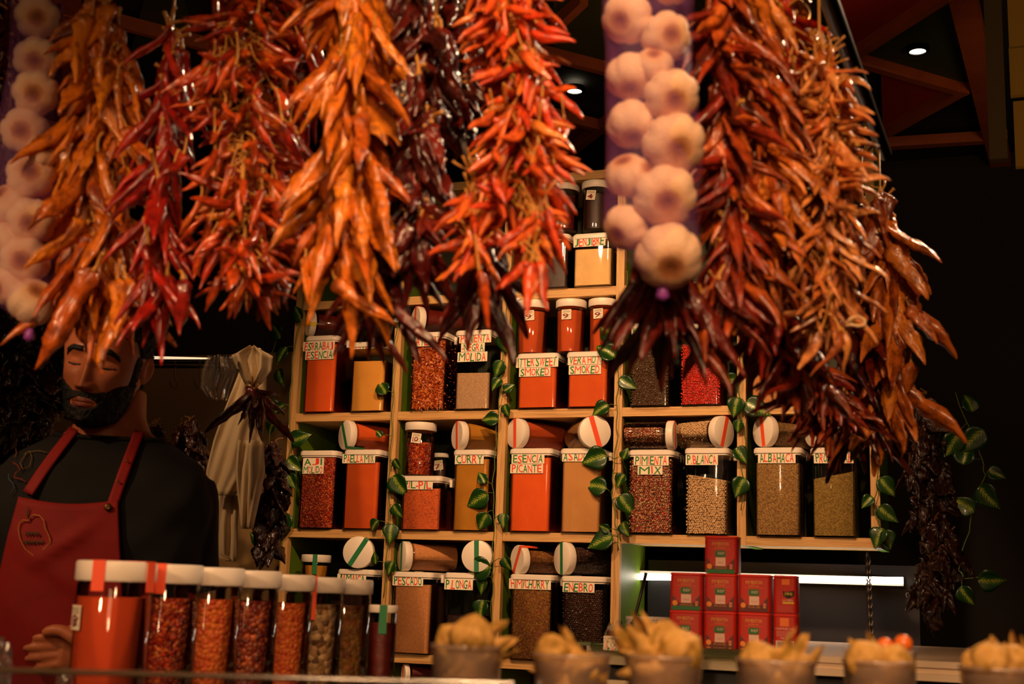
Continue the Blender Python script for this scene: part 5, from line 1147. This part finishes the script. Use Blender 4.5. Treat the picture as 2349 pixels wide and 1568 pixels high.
def face_point(z, th):
    """th = 0 faces -Y (out of the face), th = +-pi is the back of the head"""
    w, f, b = interp(WT, z), interp(FT, z), interp(BT, z)
    s, c = math.sin(th), math.cos(th)
    e = .86
    x = w*math.copysign(abs(s)**e, s); y = -f*math.copysign(abs(c)**(.95), c) if c > 0 else -b*math.copysign(abs(c)**.95, c)
    if c > 0:
        a = abs(x); d = 0
        d += .0040*G2(a, z, .02, .021, .022, .006)          # brow
        d -= .0110*G2(a, z, .031, -.001, .016, .0115)        # eye sockets
        d += .0068*G2(a, z, .031, -.003, .0115, .0070)       # closed lids
        d -= .0014*G2(a, z, .031, -.0095, .013, .0012)       # lid crease and lash line
        nz = max(0, min(1, (.014-z)/.058))                   # nose bridge to tip
        if -.054 < z < .02:
            k = smoothstep(-.056, -.046, z)*smoothstep(.02, .004, z); d += k*(.006+.019*nz**1.3)*math.exp(-(x/(.0068+.0052*nz))**2)
        d += .0085*G2(a, z, .0125, -.0445, .0060, .0062)     # wings
        d -= .0030*G2(a, z, .0075, -.0535, .004, .0025)      # nostrils
        d += .0050*G2(a, z, .044, -.026, .020, .014)         # cheek bones
        d += .0058*G2(x, z, 0, -.0735, .022, .0062)+.0030*G2(a, z, .006, -.0675, .010, .0030)
        d += .0058*G2(x, z, 0, -.0815, .018, .0040)          # lower lip
        d -= .0046*G2(x, z, 0, -.0765, .024, .0014)          # mouth line
        d -= .0024*G2(x, z, 0, -.0895, .016, .0030)
        d += .0060*G2(x, z, 0, -.106, .018, .010)            # chin
        d -= .0035*G2(a, z, .05, -.062, .014, .016)
        y -= d*min(1, c*2.2)
    return x, y, z
def head_grid(nz=150, nt=170):
    zs = [-.122+.242*i/nz for i in range(nz+1)]; ts = []
    for j in range(nt):      # twice as dense across the face
        u = j/nt*2-1; ts.append(PI*(u*.55+.45*u**3))
    return zs, ts
def head_mb():
    zs, ts = head_grid(); return [[face_point(z, t) for t in ts] for z in zs]
HG = head_mb()
def shell(mask, off, name, mat, parent, M, lo=.0012, rough=.0):
    """hair lying on the head: rises off the skin where mask(x, y, z, t) is 1 and dips under it at its border"""
    zs, ts = head_grid(); nt = len(ts); vs = []; ks = []
    for i, z in enumerate(zs):
        for j, t in enumerate(ts):
            p = Vector(HG[i][j]); k = mask(p.x, p.y, p.z, t); ks.append(k)
            nrm = Vector((p.x/.075**2*.075, p.y/.09**2*.09, p.z/.12 if p.z > 0 else p.z/.3)).normalized()
            nn = noise.noise(p*260)*rough+noise.noise(p*90)*rough
            vs.append(M @ (p+nrm*(k*(off+nn)-(1-k)*lo)))
    fs = []
    for i in range(len(zs)-1):
        for j in range(nt):
            k = (j+1) % nt; q = (i*nt+j, i*nt+k, (i+1)*nt+k, (i+1)*nt+j)
            if max(ks[a] for a in q) > .02: fs.append(q)
    used = sorted({a for f in fs for a in f}); mp = {a: b for b, a in enumerate(used)}
    return MB().add([vs[a] for a in used], [tuple(mp[a] for a in f) for f in fs]).build(name, mat, parent, True)
PX = at_d(252, 1000, 2.5)                       # pit of the neck
FLOORZ = 0.0; yaw_b = math.atan2(-(CAM-PX).x, -(CAM-PX).y*-1)
az = math.atan2((CAM-PX).y, (CAM-PX).x)+PI/2     # body front (-Y local) turned to the camera
BODY = Matrix.Translation((PX.x, PX.y, 0)) @ Matrix.Rotation(az-.10, 4, 'Z')
NZ = PX.z                                       # height of the neck pit
hc = at_d(243, 830, 2.49)
HEAD = Matrix.Translation(hc) @ Matrix.Rotation(az-.32, 4, 'Z') @ Matrix.Rotation(.13, 4, 'Y') @ Matrix.Rotation(.16, 4, 'X') @ Matrix.Scale(1.0, 4)
BI = BODY.inverted()
# torso sections: z relative to the neck pit, half width, half depth, y offset
TS = [(-.70, .165, .115, 0), (-.55, .160, .112, -.005), (-.42, .160, .110, -.01), (-.30, .172, .115, -.012), (-.20, .184, .120, -.010), (-.13, .190, .115, -.004), (-.08, .186, .100, .004), (-.045, .165, .084, .012), (-.015, .115, .068, .018), (.01, .075, .060, .022), (.04, .062, .060, .02), (.09, .060, .062, .016)]
def torso_pt(z, th, inf=0):
    w, d, yo = interp([(a, b, c, e) for a, b, c, e in TS], z); p = .80
    s, c = math.sin(th), math.cos(th)
    return Vector(((w+inf)*math.copysign(abs(s)**p, s), yo-(d+inf)*math.copysign(abs(c)**p, c), z))
def torso_rings(z0, z1, n, inf=0, m=64, fold=0):
    out = []
    for i in range(n+1):
        z = z0+(z1-z0)*i/n; ring = []
        for j in range(m):
            th = 2*PI*j/m; f = fold*(math.sin(th*5+z*38)+.6*math.sin(th*9-z*60))*(1 if z < -.06 else .3)
            ring.append(torso_pt(z, th, inf+f))
        out.append(ring)
    return out
off = Vector((0, 0, NZ))
def B(p): return Vector(p)+off
def bl_(x, y, d): return BI @ at_d(x, y, d)-off      # picture point into body space
shL, elL, wrL = Vector((.138, .012, -.085)), Vector((.176, .03, -.36)), bl_(205, 1490, 2.30)
shR, elR, wrR = Vector((-.138, .012, -.085)), Vector((-.21, .02, -.35)), Vector((-.20, -.26, -.42))
def limb(mb, pts, rad, m=20):
    P = [];R_ = []
    for i in range(len(pts)-1):
        for k in range(6): u = k/6; P.append(pts[i].lerp(pts[i+1], u)); R_.append(rad[i]+(rad[i+1]-rad[i])*u)
    P.append(pts[-1]); R_.append(rad[-1])
    P = [P[0]]+[(P[i-1]+P[i]*2+P[i+1])/4 for i in range(1, len(P)-1)]+[P[-1]]
    mb.tube(P, R_, m)
mb = MB()
mb.rings([[B(p) for p in r] for r in torso_rings(-.70, .09, 60)])
limb(mb, [B(shL), B(shL.lerp(elL, .45)), B(elL), B(elL.lerp(wrL, .35)), B(wrL)], [.056, .053, .042, .041, .026])
limb(mb, [B(shR), B(shR.lerp(elR, .45)), B(elR), B(elR.lerp(wrR, .35)), B(wrR)], [.056, .053, .042, .041, .026])
# hands: palm plus five bent fingers
def hand(mb, wr, pts, thumb, palm_end, nrm):
    n = (palm_end-wr); side_ = n.cross(nrm).normalized()
    rings = []
    for i in range(9):
        u = i/8; c = wr.lerp(palm_end, u); w = .026+.016*smoothstep(0, .6, u)-.004*smoothstep(.8, 1, u); th = .021-.006*u
        rings.append([c+side_*w*math.cos(2*PI*j/20)+nrm*th*math.sin(2*PI*j/20) for j in range(20)])
    mb.rings(rings)
    for f in pts: mb.tube(f, [.0098, .0098, .0094, .0088, .0084, .0078, .0072, .0045][:len(f)], 12)
    mb.tube(thumb, [.012, .0122, .011, .0105, .0095, .006], 12)
def finger(a, b, bend, nrm, n=7):
    L = (b-a); return [a+L*(k/n)+nrm*bend*math.sin(PI*k/n) for k in range(n+1)]
# his left hand: fingers point to the picture's left, one above another
w_ = wrL; palm = bl_(140, 1488, 2.27); nr = (bl_(140, 1488, 2.2)-palm).normalized()
fing = []
for (ax, ay, bx, by, bd) in ((150, 1460, 74, 1462, .004), (142, 1479, 52, 1486, .006), (142, 1498, 56, 1511, .007), (148, 1516, 76, 1534, .007)):
    fing.append([B(q) for q in finger(bl_(ax+10, ay, 2.272), bl_(bx, by, 2.262), bd, nr)])
th_ = [B(bl_(x, y, 2.25)) for x, y in ((178, 1468), (160, 1455), (142, 1446), (124, 1444), (108, 1448), (98, 1453))]
hand(mb, B(w_), fing, th_, B(palm), nr)
# his right hand hangs lower, outside the picture
w2 = wrR; d2 = (wrR-elR).normalized(); pl = w2+d2*.085; n2 = d2.orthogonal().normalized(); s2 = d2.cross(n2)
hand(mb, B(w2), [[B(pl+s2*(.012*q-.018)+d2*(.07*k/7)+n2*(.012*math.sin(PI*k/14))) for k in range(8)] for q in range(4)], [B(w2+s2*.028+d2*(.02+.016*k)+s2*.01*k*.5) for k in range(6)], B(pl), n2)
bm1 = mb.mesh('body_raw', [SKIN], True)
ob = bpy.data.objects.new('person', bm1); COL.objects.link(ob)
md = ob.modifiers.new('r', 'REMESH'); md.mode = 'VOXEL'; md.voxel_size = .0034
ms_ = ob.modifiers.new('s', 'SMOOTH'); ms_.iterations = 4; ms_.factor = .5
dg = bpy.context.evaluated_depsgraph_get(); dg.update(); body_me = bpy.data.meshes.new_from_object(ob.evaluated_get(dg))
ob.modifiers.clear(); ob.data = body_me
# head and ears
hm = MB(); BH = BI @ HEAD
hm.rings([[BH @ Vector(p) for p in r] for r in HG])
for s in (1, -1):
    rings = []
    for i in range(15):
        u = i/14; a = PI*u; z = -.030+.060*u; wz = math.sin(a)**.6
        ring = []
        for j in range(20):
            t = 2*PI*j/20; yy = .006+.002*u*10*.1+.0165*wz*(.75+.35*u)*math.cos(t)+.010*u; xx = .0725+.0125*(math.cos(t)*.55+.45)*wz+.0042*wz*math.sin(t)
            if math.sin(t) > 0: xx -= .0058*wz*math.exp(-((math.cos(t)-.05)/.45)**2)*math.exp(-((u-.5)/.28)**2)
            ring.append(BH @ Vector((s*xx, yy, z-.004)))
        rings.append(ring)
    hm.rings(rings)
# neck inside the jaw, down into the collar
na = BH @ Vector((0, .028, -.05)); nb = off+Vector((0, .018, .0))
hm.tube([na, na.lerp(nb, .35), na.lerp(nb, .7), nb, nb-Vector((0, 0, .05))], [.050, .053, .057, .064, .06], 40)
hme = hm.mesh('head', [SKIN], True)
tmp = bpy.data.objects.new('h', hme); COL.objects.link(tmp)
md = tmp.modifiers.new('r', 'REMESH'); md.mode = 'VOXEL'; md.voxel_size = .0011
ms_ = tmp.modifiers.new('s', 'SMOOTH'); ms_.iterations = 1; ms_.factor = .4
bo = ob.modifiers.new('b', 'BOOLEAN'); bo.operation = 'UNION'; bo.object = tmp; bo.solver = 'FAST'
dg.update(); fin = bpy.data.meshes.new_from_object(ob.evaluated_get(bpy.context.evaluated_depsgraph_get()))
ob.modifiers.clear()
ob.data = fin; bpy.data.objects.remove(tmp)
fin.materials.clear(); fin.materials.append(SKIN)
fin.polygons.foreach_set('use_smooth', [True]*len(fin.polygons))
fin.polygons.foreach_set('material_index', [0]*len(fin.polygons))
ob.matrix_world = BODY
tag(ob, 'bearded person in black tee and red apron looking down behind the counter', 'person')
# beard, hair, brows, lashes, lips
def beard(x, y, z, t):
    if abs(t) > 1.55: return 0
    a = abs(x); jaw = smoothstep(-.030-.55*max(0, .062-a)-.0, -.044-.55*max(0, .062-a), z)
    side_ = smoothstep(1.52, 1.42, abs(t))*smoothstep(1.12, 1.3, abs(t))*smoothstep(.03, .0, z)
    mou = smoothstep(-.0545, -.0585, z)*smoothstep(.034, .028, a)*smoothstep(-.0715, -.0685, z)*.8
    lip = smoothstep(1.0, 1.35, ((x/.0235)**2+((z+.0765)/.0095)**2))
    k = max(jaw, side_, mou if z > -.08 else 0, smoothstep(.020, .027, a)*smoothstep(.05, .036, a)*smoothstep(-.056, -.064, z))
    return k*lip*smoothstep(1.54, 1.46, abs(t))
shell(beard, .0036, 'beard', HAIRM, ob, BH, .0016, .0030)
def scalp(x, y, z, t):
    a = abs(t); edge = .062-.014*smoothstep(.35, .9, a)-.03*smoothstep(1.05, 1.4, a)-.07*smoothstep(1.85, 2.2, a)
    return smoothstep(edge-.004, edge+.006, z)
shell(scalp, .0065, 'hair', HAIRM, ob, BH, .0016, .005)
def brow(x, y, z, t):
    if abs(t) > 1.2: return 0
    a = abs(x); c = .0215+.05*(a-.012)-1.5*max(0, a-.034)**1.4*3
    return smoothstep(.010, .015, a)*smoothstep(.054, .046, a)*smoothstep(.0066, .0038, abs(z-c))
shell(brow, .0022, 'eyebrow', HAIRM, ob, BH, .0012, .0016)
def lash(x, y, z, t):
    if abs(t) > 1.1: return 0
    a = abs(x); c = -.0095+6*(a-.031)**2
    return smoothstep(.0165, .012, abs(a-.031))*smoothstep(.0019, .0008, abs(z-c))
shell(lash, .0016, 'eyelash', HAIRM, ob, BH, .0008, 0)
def lips(x, y, z, t):
    if abs(t) > 1: return 0
    return smoothstep(1.1, .8, (x/.0225)**2+((z+.0765)/.0088)**2)
shell(lips, .0005, 'lip', plain('lip_skin', (140, 66, 50), .45), ob, BH, .001, 0)
# T-shirt
tm = MB()
tm.rings([[B(p) for p in r] for r in torso_rings(-.62, -.004, 70, .010, 72, .0028)])
for s, e in ((shL, elL), (shR, elR)):
    a, b = s+Vector((0, 0, .004)), s.lerp(e, .74)
    pts = [B((a+(s-Vector((0, 0, 0)))*0).lerp(b, k/9)) for k in range(10)]; tm.tube(pts, [.064, .069, .070, .068, .066, .064, .063, .062, .0625, .063], 28)
sh_o = bpy.data.objects.new('t_shirt', tm.mesh('t_shirt', [TEE], True)); COL.objects.link(sh_o)
md = sh_o.modifiers.new('r', 'REMESH'); md.mode = 'VOXEL'; md.voxel_size = .005
ms_ = sh_o.modifiers.new('s', 'SMOOTH'); ms_.iterations = 10; ms_.factor = .5
tme = bpy.data.meshes.new_from_object(sh_o.evaluated_get(bpy.context.evaluated_depsgraph_get())); sh_o.modifiers.clear(); sh_o.data = tme
tme.materials.clear(); tme.materials.append(TEE); tme.polygons.foreach_set('use_smooth', [True]*len(tme.polygons)); sh_o.parent = ob
# collar ring
MB().tube([B(torso_pt(.002-.012*math.cos(2*PI*k/40), 2*PI*k/40, .012)) for k in range(41)], .0045, 8).build('collar', TEE, ob, True)
# apron: bib and skirt lying on the shirt front
def front(u, z, inf):
    """u = sideways place in metres; the point of the torso front there"""
    w, d, yo = interp(TS, z); s = max(-.97, min(.97, u/(w+inf))); s_ = math.copysign(abs(s)**(1/.8), s); c = math.sqrt(max(0, 1-s_*s_))
    return Vector((u, yo-(d+inf)*c**.8, z))
def T2(x, y):            # picture point -> (u, z) on the torso front
    for _ in range(1):
        q = BI @ at_d(x, y, 2.38)-off
    return q.x, q.z
c0, c1 = T2(52, 1142), T2(274, 1152); lo0, lo1 = T2(-30, 1568), T2(290, 1568)
rows = []
for i in range(41):
    v = i/40; z = c0[1]+(lo0[1]-.20-c0[1])*v; u0 = c0[0]+(lo0[0]-c0[0])*min(1, v*1.5)-.02*v; u1 = c1[0]+(lo1[0]-c1[0])*min(1, v*1.5)+.02*v; row = []
    for j in range(49):
        u = u0+(u1-u0)*j/48; dip = .010*math.sin(PI*j/48)*(1-v)
        f = .0055*noise.noise(Vector((u*9+z*8, z*5, 3)))+.0035*math.sin(u*26+z*44)*smoothstep(.1, .5, v)+.008*max(0, math.sin(u*13+z*20+1))**6*smoothstep(.08, .3, v)
        la, lb = T2(60, 1300), T2(262, 1172); tt = max(0, min(1, ((u-la[0])*(lb[0]-la[0])+(z-la[1])*(lb[1]-la[1]))/((lb[0]-la[0])**2+(lb[1]-la[1])**2))); dd = math.hypot(u-la[0]-(lb[0]-la[0])*tt, z-la[1]-(lb[1]-la[1])*tt); f += .009*math.exp(-(dd/.010)**2)*math.sin(PI*min(.98, max(.02, tt)))
        q = front(u, z-dip, .021); q.y -= max(0, f)+.001; row.append(B(q))
    rows.append(row)
def sheet(rows, name, mat, parent, th=.0016):
    a = len(rows); b = len(rows[0]); vs = [p for r in rows for p in r]+[p+Vector((0, th, 0)) for r in rows for p in r]; fs = []; n = a*b
    for i in range(a-1):
        for j in range(b-1):
            q = i*b+j; fs.append((q, q+b, q+b+1, q+1)); fs.append((n+q, n+q+1, n+q+b+1, n+q+b))
    ed = list(range(b))+[i*b+b-1 for i in range(1, a)]+[(a-1)*b+j for j in range(b-2, -1, -1)]+[i*b for i in range(a-2, 0, -1)]
    for k in range(len(ed)): p, q = ed[k], ed[(k+1) % len(ed)]; fs.append((p, q, n+q, n+p))
    return MB().add(vs, fs).build(name, mat, parent, True)
ap = sheet(rows, 'apron', APR, ob)
def strap(pa, pb, wpx, name):
    n = 16; A, Bp = T2(*pa), T2(*pb); rows = []; w = wpx/F*2.4/2
    for i in range(n+1):
        v = i/n; u = A[0]+(Bp[0]-A[0])*v; z = A[1]+(Bp[1]-A[1])*v; dx, dz = Bp[0]-A[0], Bp[1]-A[1]; l = math.hypot(dx, dz); nx, nz = -dz/l, dx/l
        rows.append([B(front(u+nx*w*e, min(z+nz*w*e, .03), .019)+Vector((0, -.001, 0))) for e in (-1, -.5, 0, .5, 1)])
    return sheet(rows, name, APR, ap)
strap((72, 1134), (160, 972), 25, 'strap'); strap((262, 1160), (312, 975), 24, 'strap')
for (x, y, r) in ((289, 1054, 3.4), (272, 1104, 3.2), (253, 1166, 8.5)):
    u, z = T2(x, y); q = B(front(u, z, .026)); rr = r/F*2.4
    MB().lathe([(rr, 0), (rr, .001), (rr*.7, .0026), (rr*.3, .002)], 20, 0, Matrix.Translation(q) @ Matrix.Rotation(PI/2, 4, 'X')).build('snap_button', plain('brass_button', (120, 84, 50), .3, .9), ap, True)
# embroidered pepper outline and script on the bib
def line(pts, name, c, r, parent=ap, inf=.0265, n=6):
    P = []
    for x, y in pts: u, z = T2(x+9, y); P.append(B(front(u, z, inf)))
    MB().tube(P, r, n).build(name, c, parent, True)
YTH = plain('yellow_thread', (204, 128, 40), .6); GTH = plain('green_thread', (40, 66, 30), .6)
hp = [(72, 1192), (80, 1184), (94, 1186), (104, 1196), (108, 1214), (118, 1232), (122, 1247), (112, 1256), (102, 1266), (92, 1279), (84, 1276), (66, 1262), (54, 1240), (48, 1216), (50, 1202), (58, 1196), (70, 1198), (72, 1192)]
line(hp, 'embroidered_outline', YTH, .0010); line([(71, 1194), (66, 1182), (68, 1168)], 'embroidered_stem', GTH, .0012)
line([(64+q*2.1, 1226+5*math.sin(q*1.9)) for q in range(16)], 'embroidered_script', GTH, .0009); line([(62+q*2.1, 1246+5*math.sin(q*2.3+1)-q*.0) for q in range(22)], 'embroidered_script', GTH, .0009)
for k, (c, pts) in enumerate((((150, 50, 30), [(18, 1058), (30, 1066), (40, 1078), (30, 1084), (26, 1096), (44, 1100), (56, 1108)]), ((60, 80, 110), [(12, 1086), (14, 1100), (24, 1108), (30, 1120), (22, 1136)]), ((120, 96, 50), [(40, 1040), (54, 1030), (62, 1046), (60, 1070), (44, 1076), (36, 1060), (48, 1034), (74, 1030), (96, 1036)]), ((130, 70, 30), [(14, 1020), (22, 1036), (20, 1046)]))):
    line(pts, 'shirt_print', plain('print_thread_%d' % k, c, .7), .0009, sh_o, .0165)
# trousers down to the floor behind the counter
tr = MB()
tr.rings([[B(p) for p in r] for r in torso_rings(-.70, -.52, 10, .008)])
for s in (-1, 1):
    tr.tube([B(Vector((s*.085, 0, -.62))), B(Vector((s*.09, 0, -.8))), Vector((s*.095, 0, .45)), Vector((s*.1, .01, .10)), Vector((s*.1, .01, .03))], [.09, .088, .062, .055, .055], 24)
    tr.rrect(s*.1-.045, s*.1+.045, -.17, .09, 0, .07, .03, 5, 0, .01)
tr.build('trousers', TEE, ob)

# ------------------------------------------------------------------ light
def lamp(kind, name, loc, energy, color, size=.2, target=None, spot=None, blend=.5):
    l = bpy.data.lights.new(name, kind); l.energy = energy; l.color = color
    if kind == 'SPOT': l.spot_size = math.radians(spot); l.spot_blend = blend; l.shadow_soft_size = size
    elif kind == 'AREA': l.size = size
    else: l.shadow_soft_size = size
    o = bpy.data.objects.new(name, l); COL.objects.link(o); o.location = loc
    if target is not None: o.rotation_euler = (Vector(target)-Vector(loc)).to_track_quat('-Z', 'Y').to_euler()
    return o
WARM = (1, .56, .27)
lamp('SPOT', 'shelf_spot', (.7, -1.75, 2.75), 84, WARM, .05, (.8, 0, 1.5), 60, .7)
lamp('SPOT', 'shelf_spot', (1.55, -1.75, 2.75), 112, WARM, .05, (1.0, 0, 1.45), 62, .6)
lamp('SPOT', 'front_spot', (1.0, -4.3, 1.95), 78, WARM, .08, (1.12, -2.4, 1.47), 28, .8)
lamp('SPOT', 'front_spot', (2.7, -4.2, 2.4), 120, WARM, .08, (1.82, -2.1, 1.55), 38, .7)
lamp('SPOT', 'counter_spot', (2.0, -3.45, 2.6), 62, WARM, .08, (1.7, -2.5, 1.45), 52, .6)
lamp('SPOT', 'vendor_spot', (.15, -3.0, 2.3), 50, WARM, .05, (.5, -1.6, 1.5), 36, .7)
lamp('AREA', 'front_fill', (2.3, -4.9, 2.3), 7, WARM, .6, (1.5, -2.3, 1.2))  # added broad fill from behind the camera for cups, tins and vendor
lamp('SPOT', 'counter_spot', (2.0, -4.1, 1.75), 17, WARM, .08, (1.66, -2.6, 1.16), 42, .8)  # added spot that brightens the physalis cups from the front
lamp('SPOT', 'tin_spot', (1.55, -2.15, 2.35), 24, WARM, .04, (1.45, -1.6, 1.2), 60, .6)
lamp('SPOT', 'back_spot', (1.3, -.9, 2.7), 70, (1, .66, .4), .04, (1.4, -2.42, 1.98), 20, .4)
lamp('SPOT', 'back_spot', (2.4, -1.0, 2.7), 75, (1, .66, .4), .04, (1.9, -2.0, 1.75), 40, .5)
lamp('SPOT', 'ceiling_fill', (2.9, -1.2, 1.9), 22, WARM, .3, (2.5, -.2, 2.85), 120, 1)  # added fill that lifts the beams, standing in for spilled stall light
lamp('SPOT', 'ceiling_fill', (1.2, -2.0, 2.0), 9, WARM, .3, (.8, -1.0, 2.85), 120, 1)  # weaker added fill for the other part of the ceiling
w = bpy.data.worlds.new('world'); sc.world = w; w.use_nodes = True
bg = w.node_tree.nodes['Background']; bg.inputs[0].default_value = (1, .5, .25, 1); bg.inputs[1].default_value = .032
sc.view_settings.view_transform = 'Standard'; sc.view_settings.look = 'None'; sc.view_settings.gamma = 1; sc.view_settings.use_curve_mapping = False
sc.view_settings.exposure = 0
cy = sc.cycles
cy.transparent_max_bounces = 16; cy.max_bounces = 6; cy.diffuse_bounces = 3; cy.glossy_bounces = 3; cy.transmission_bounces = 4; cy.caustics_reflective = False; cy.caustics_refractive = False
cy.sample_clamp_indirect = 4
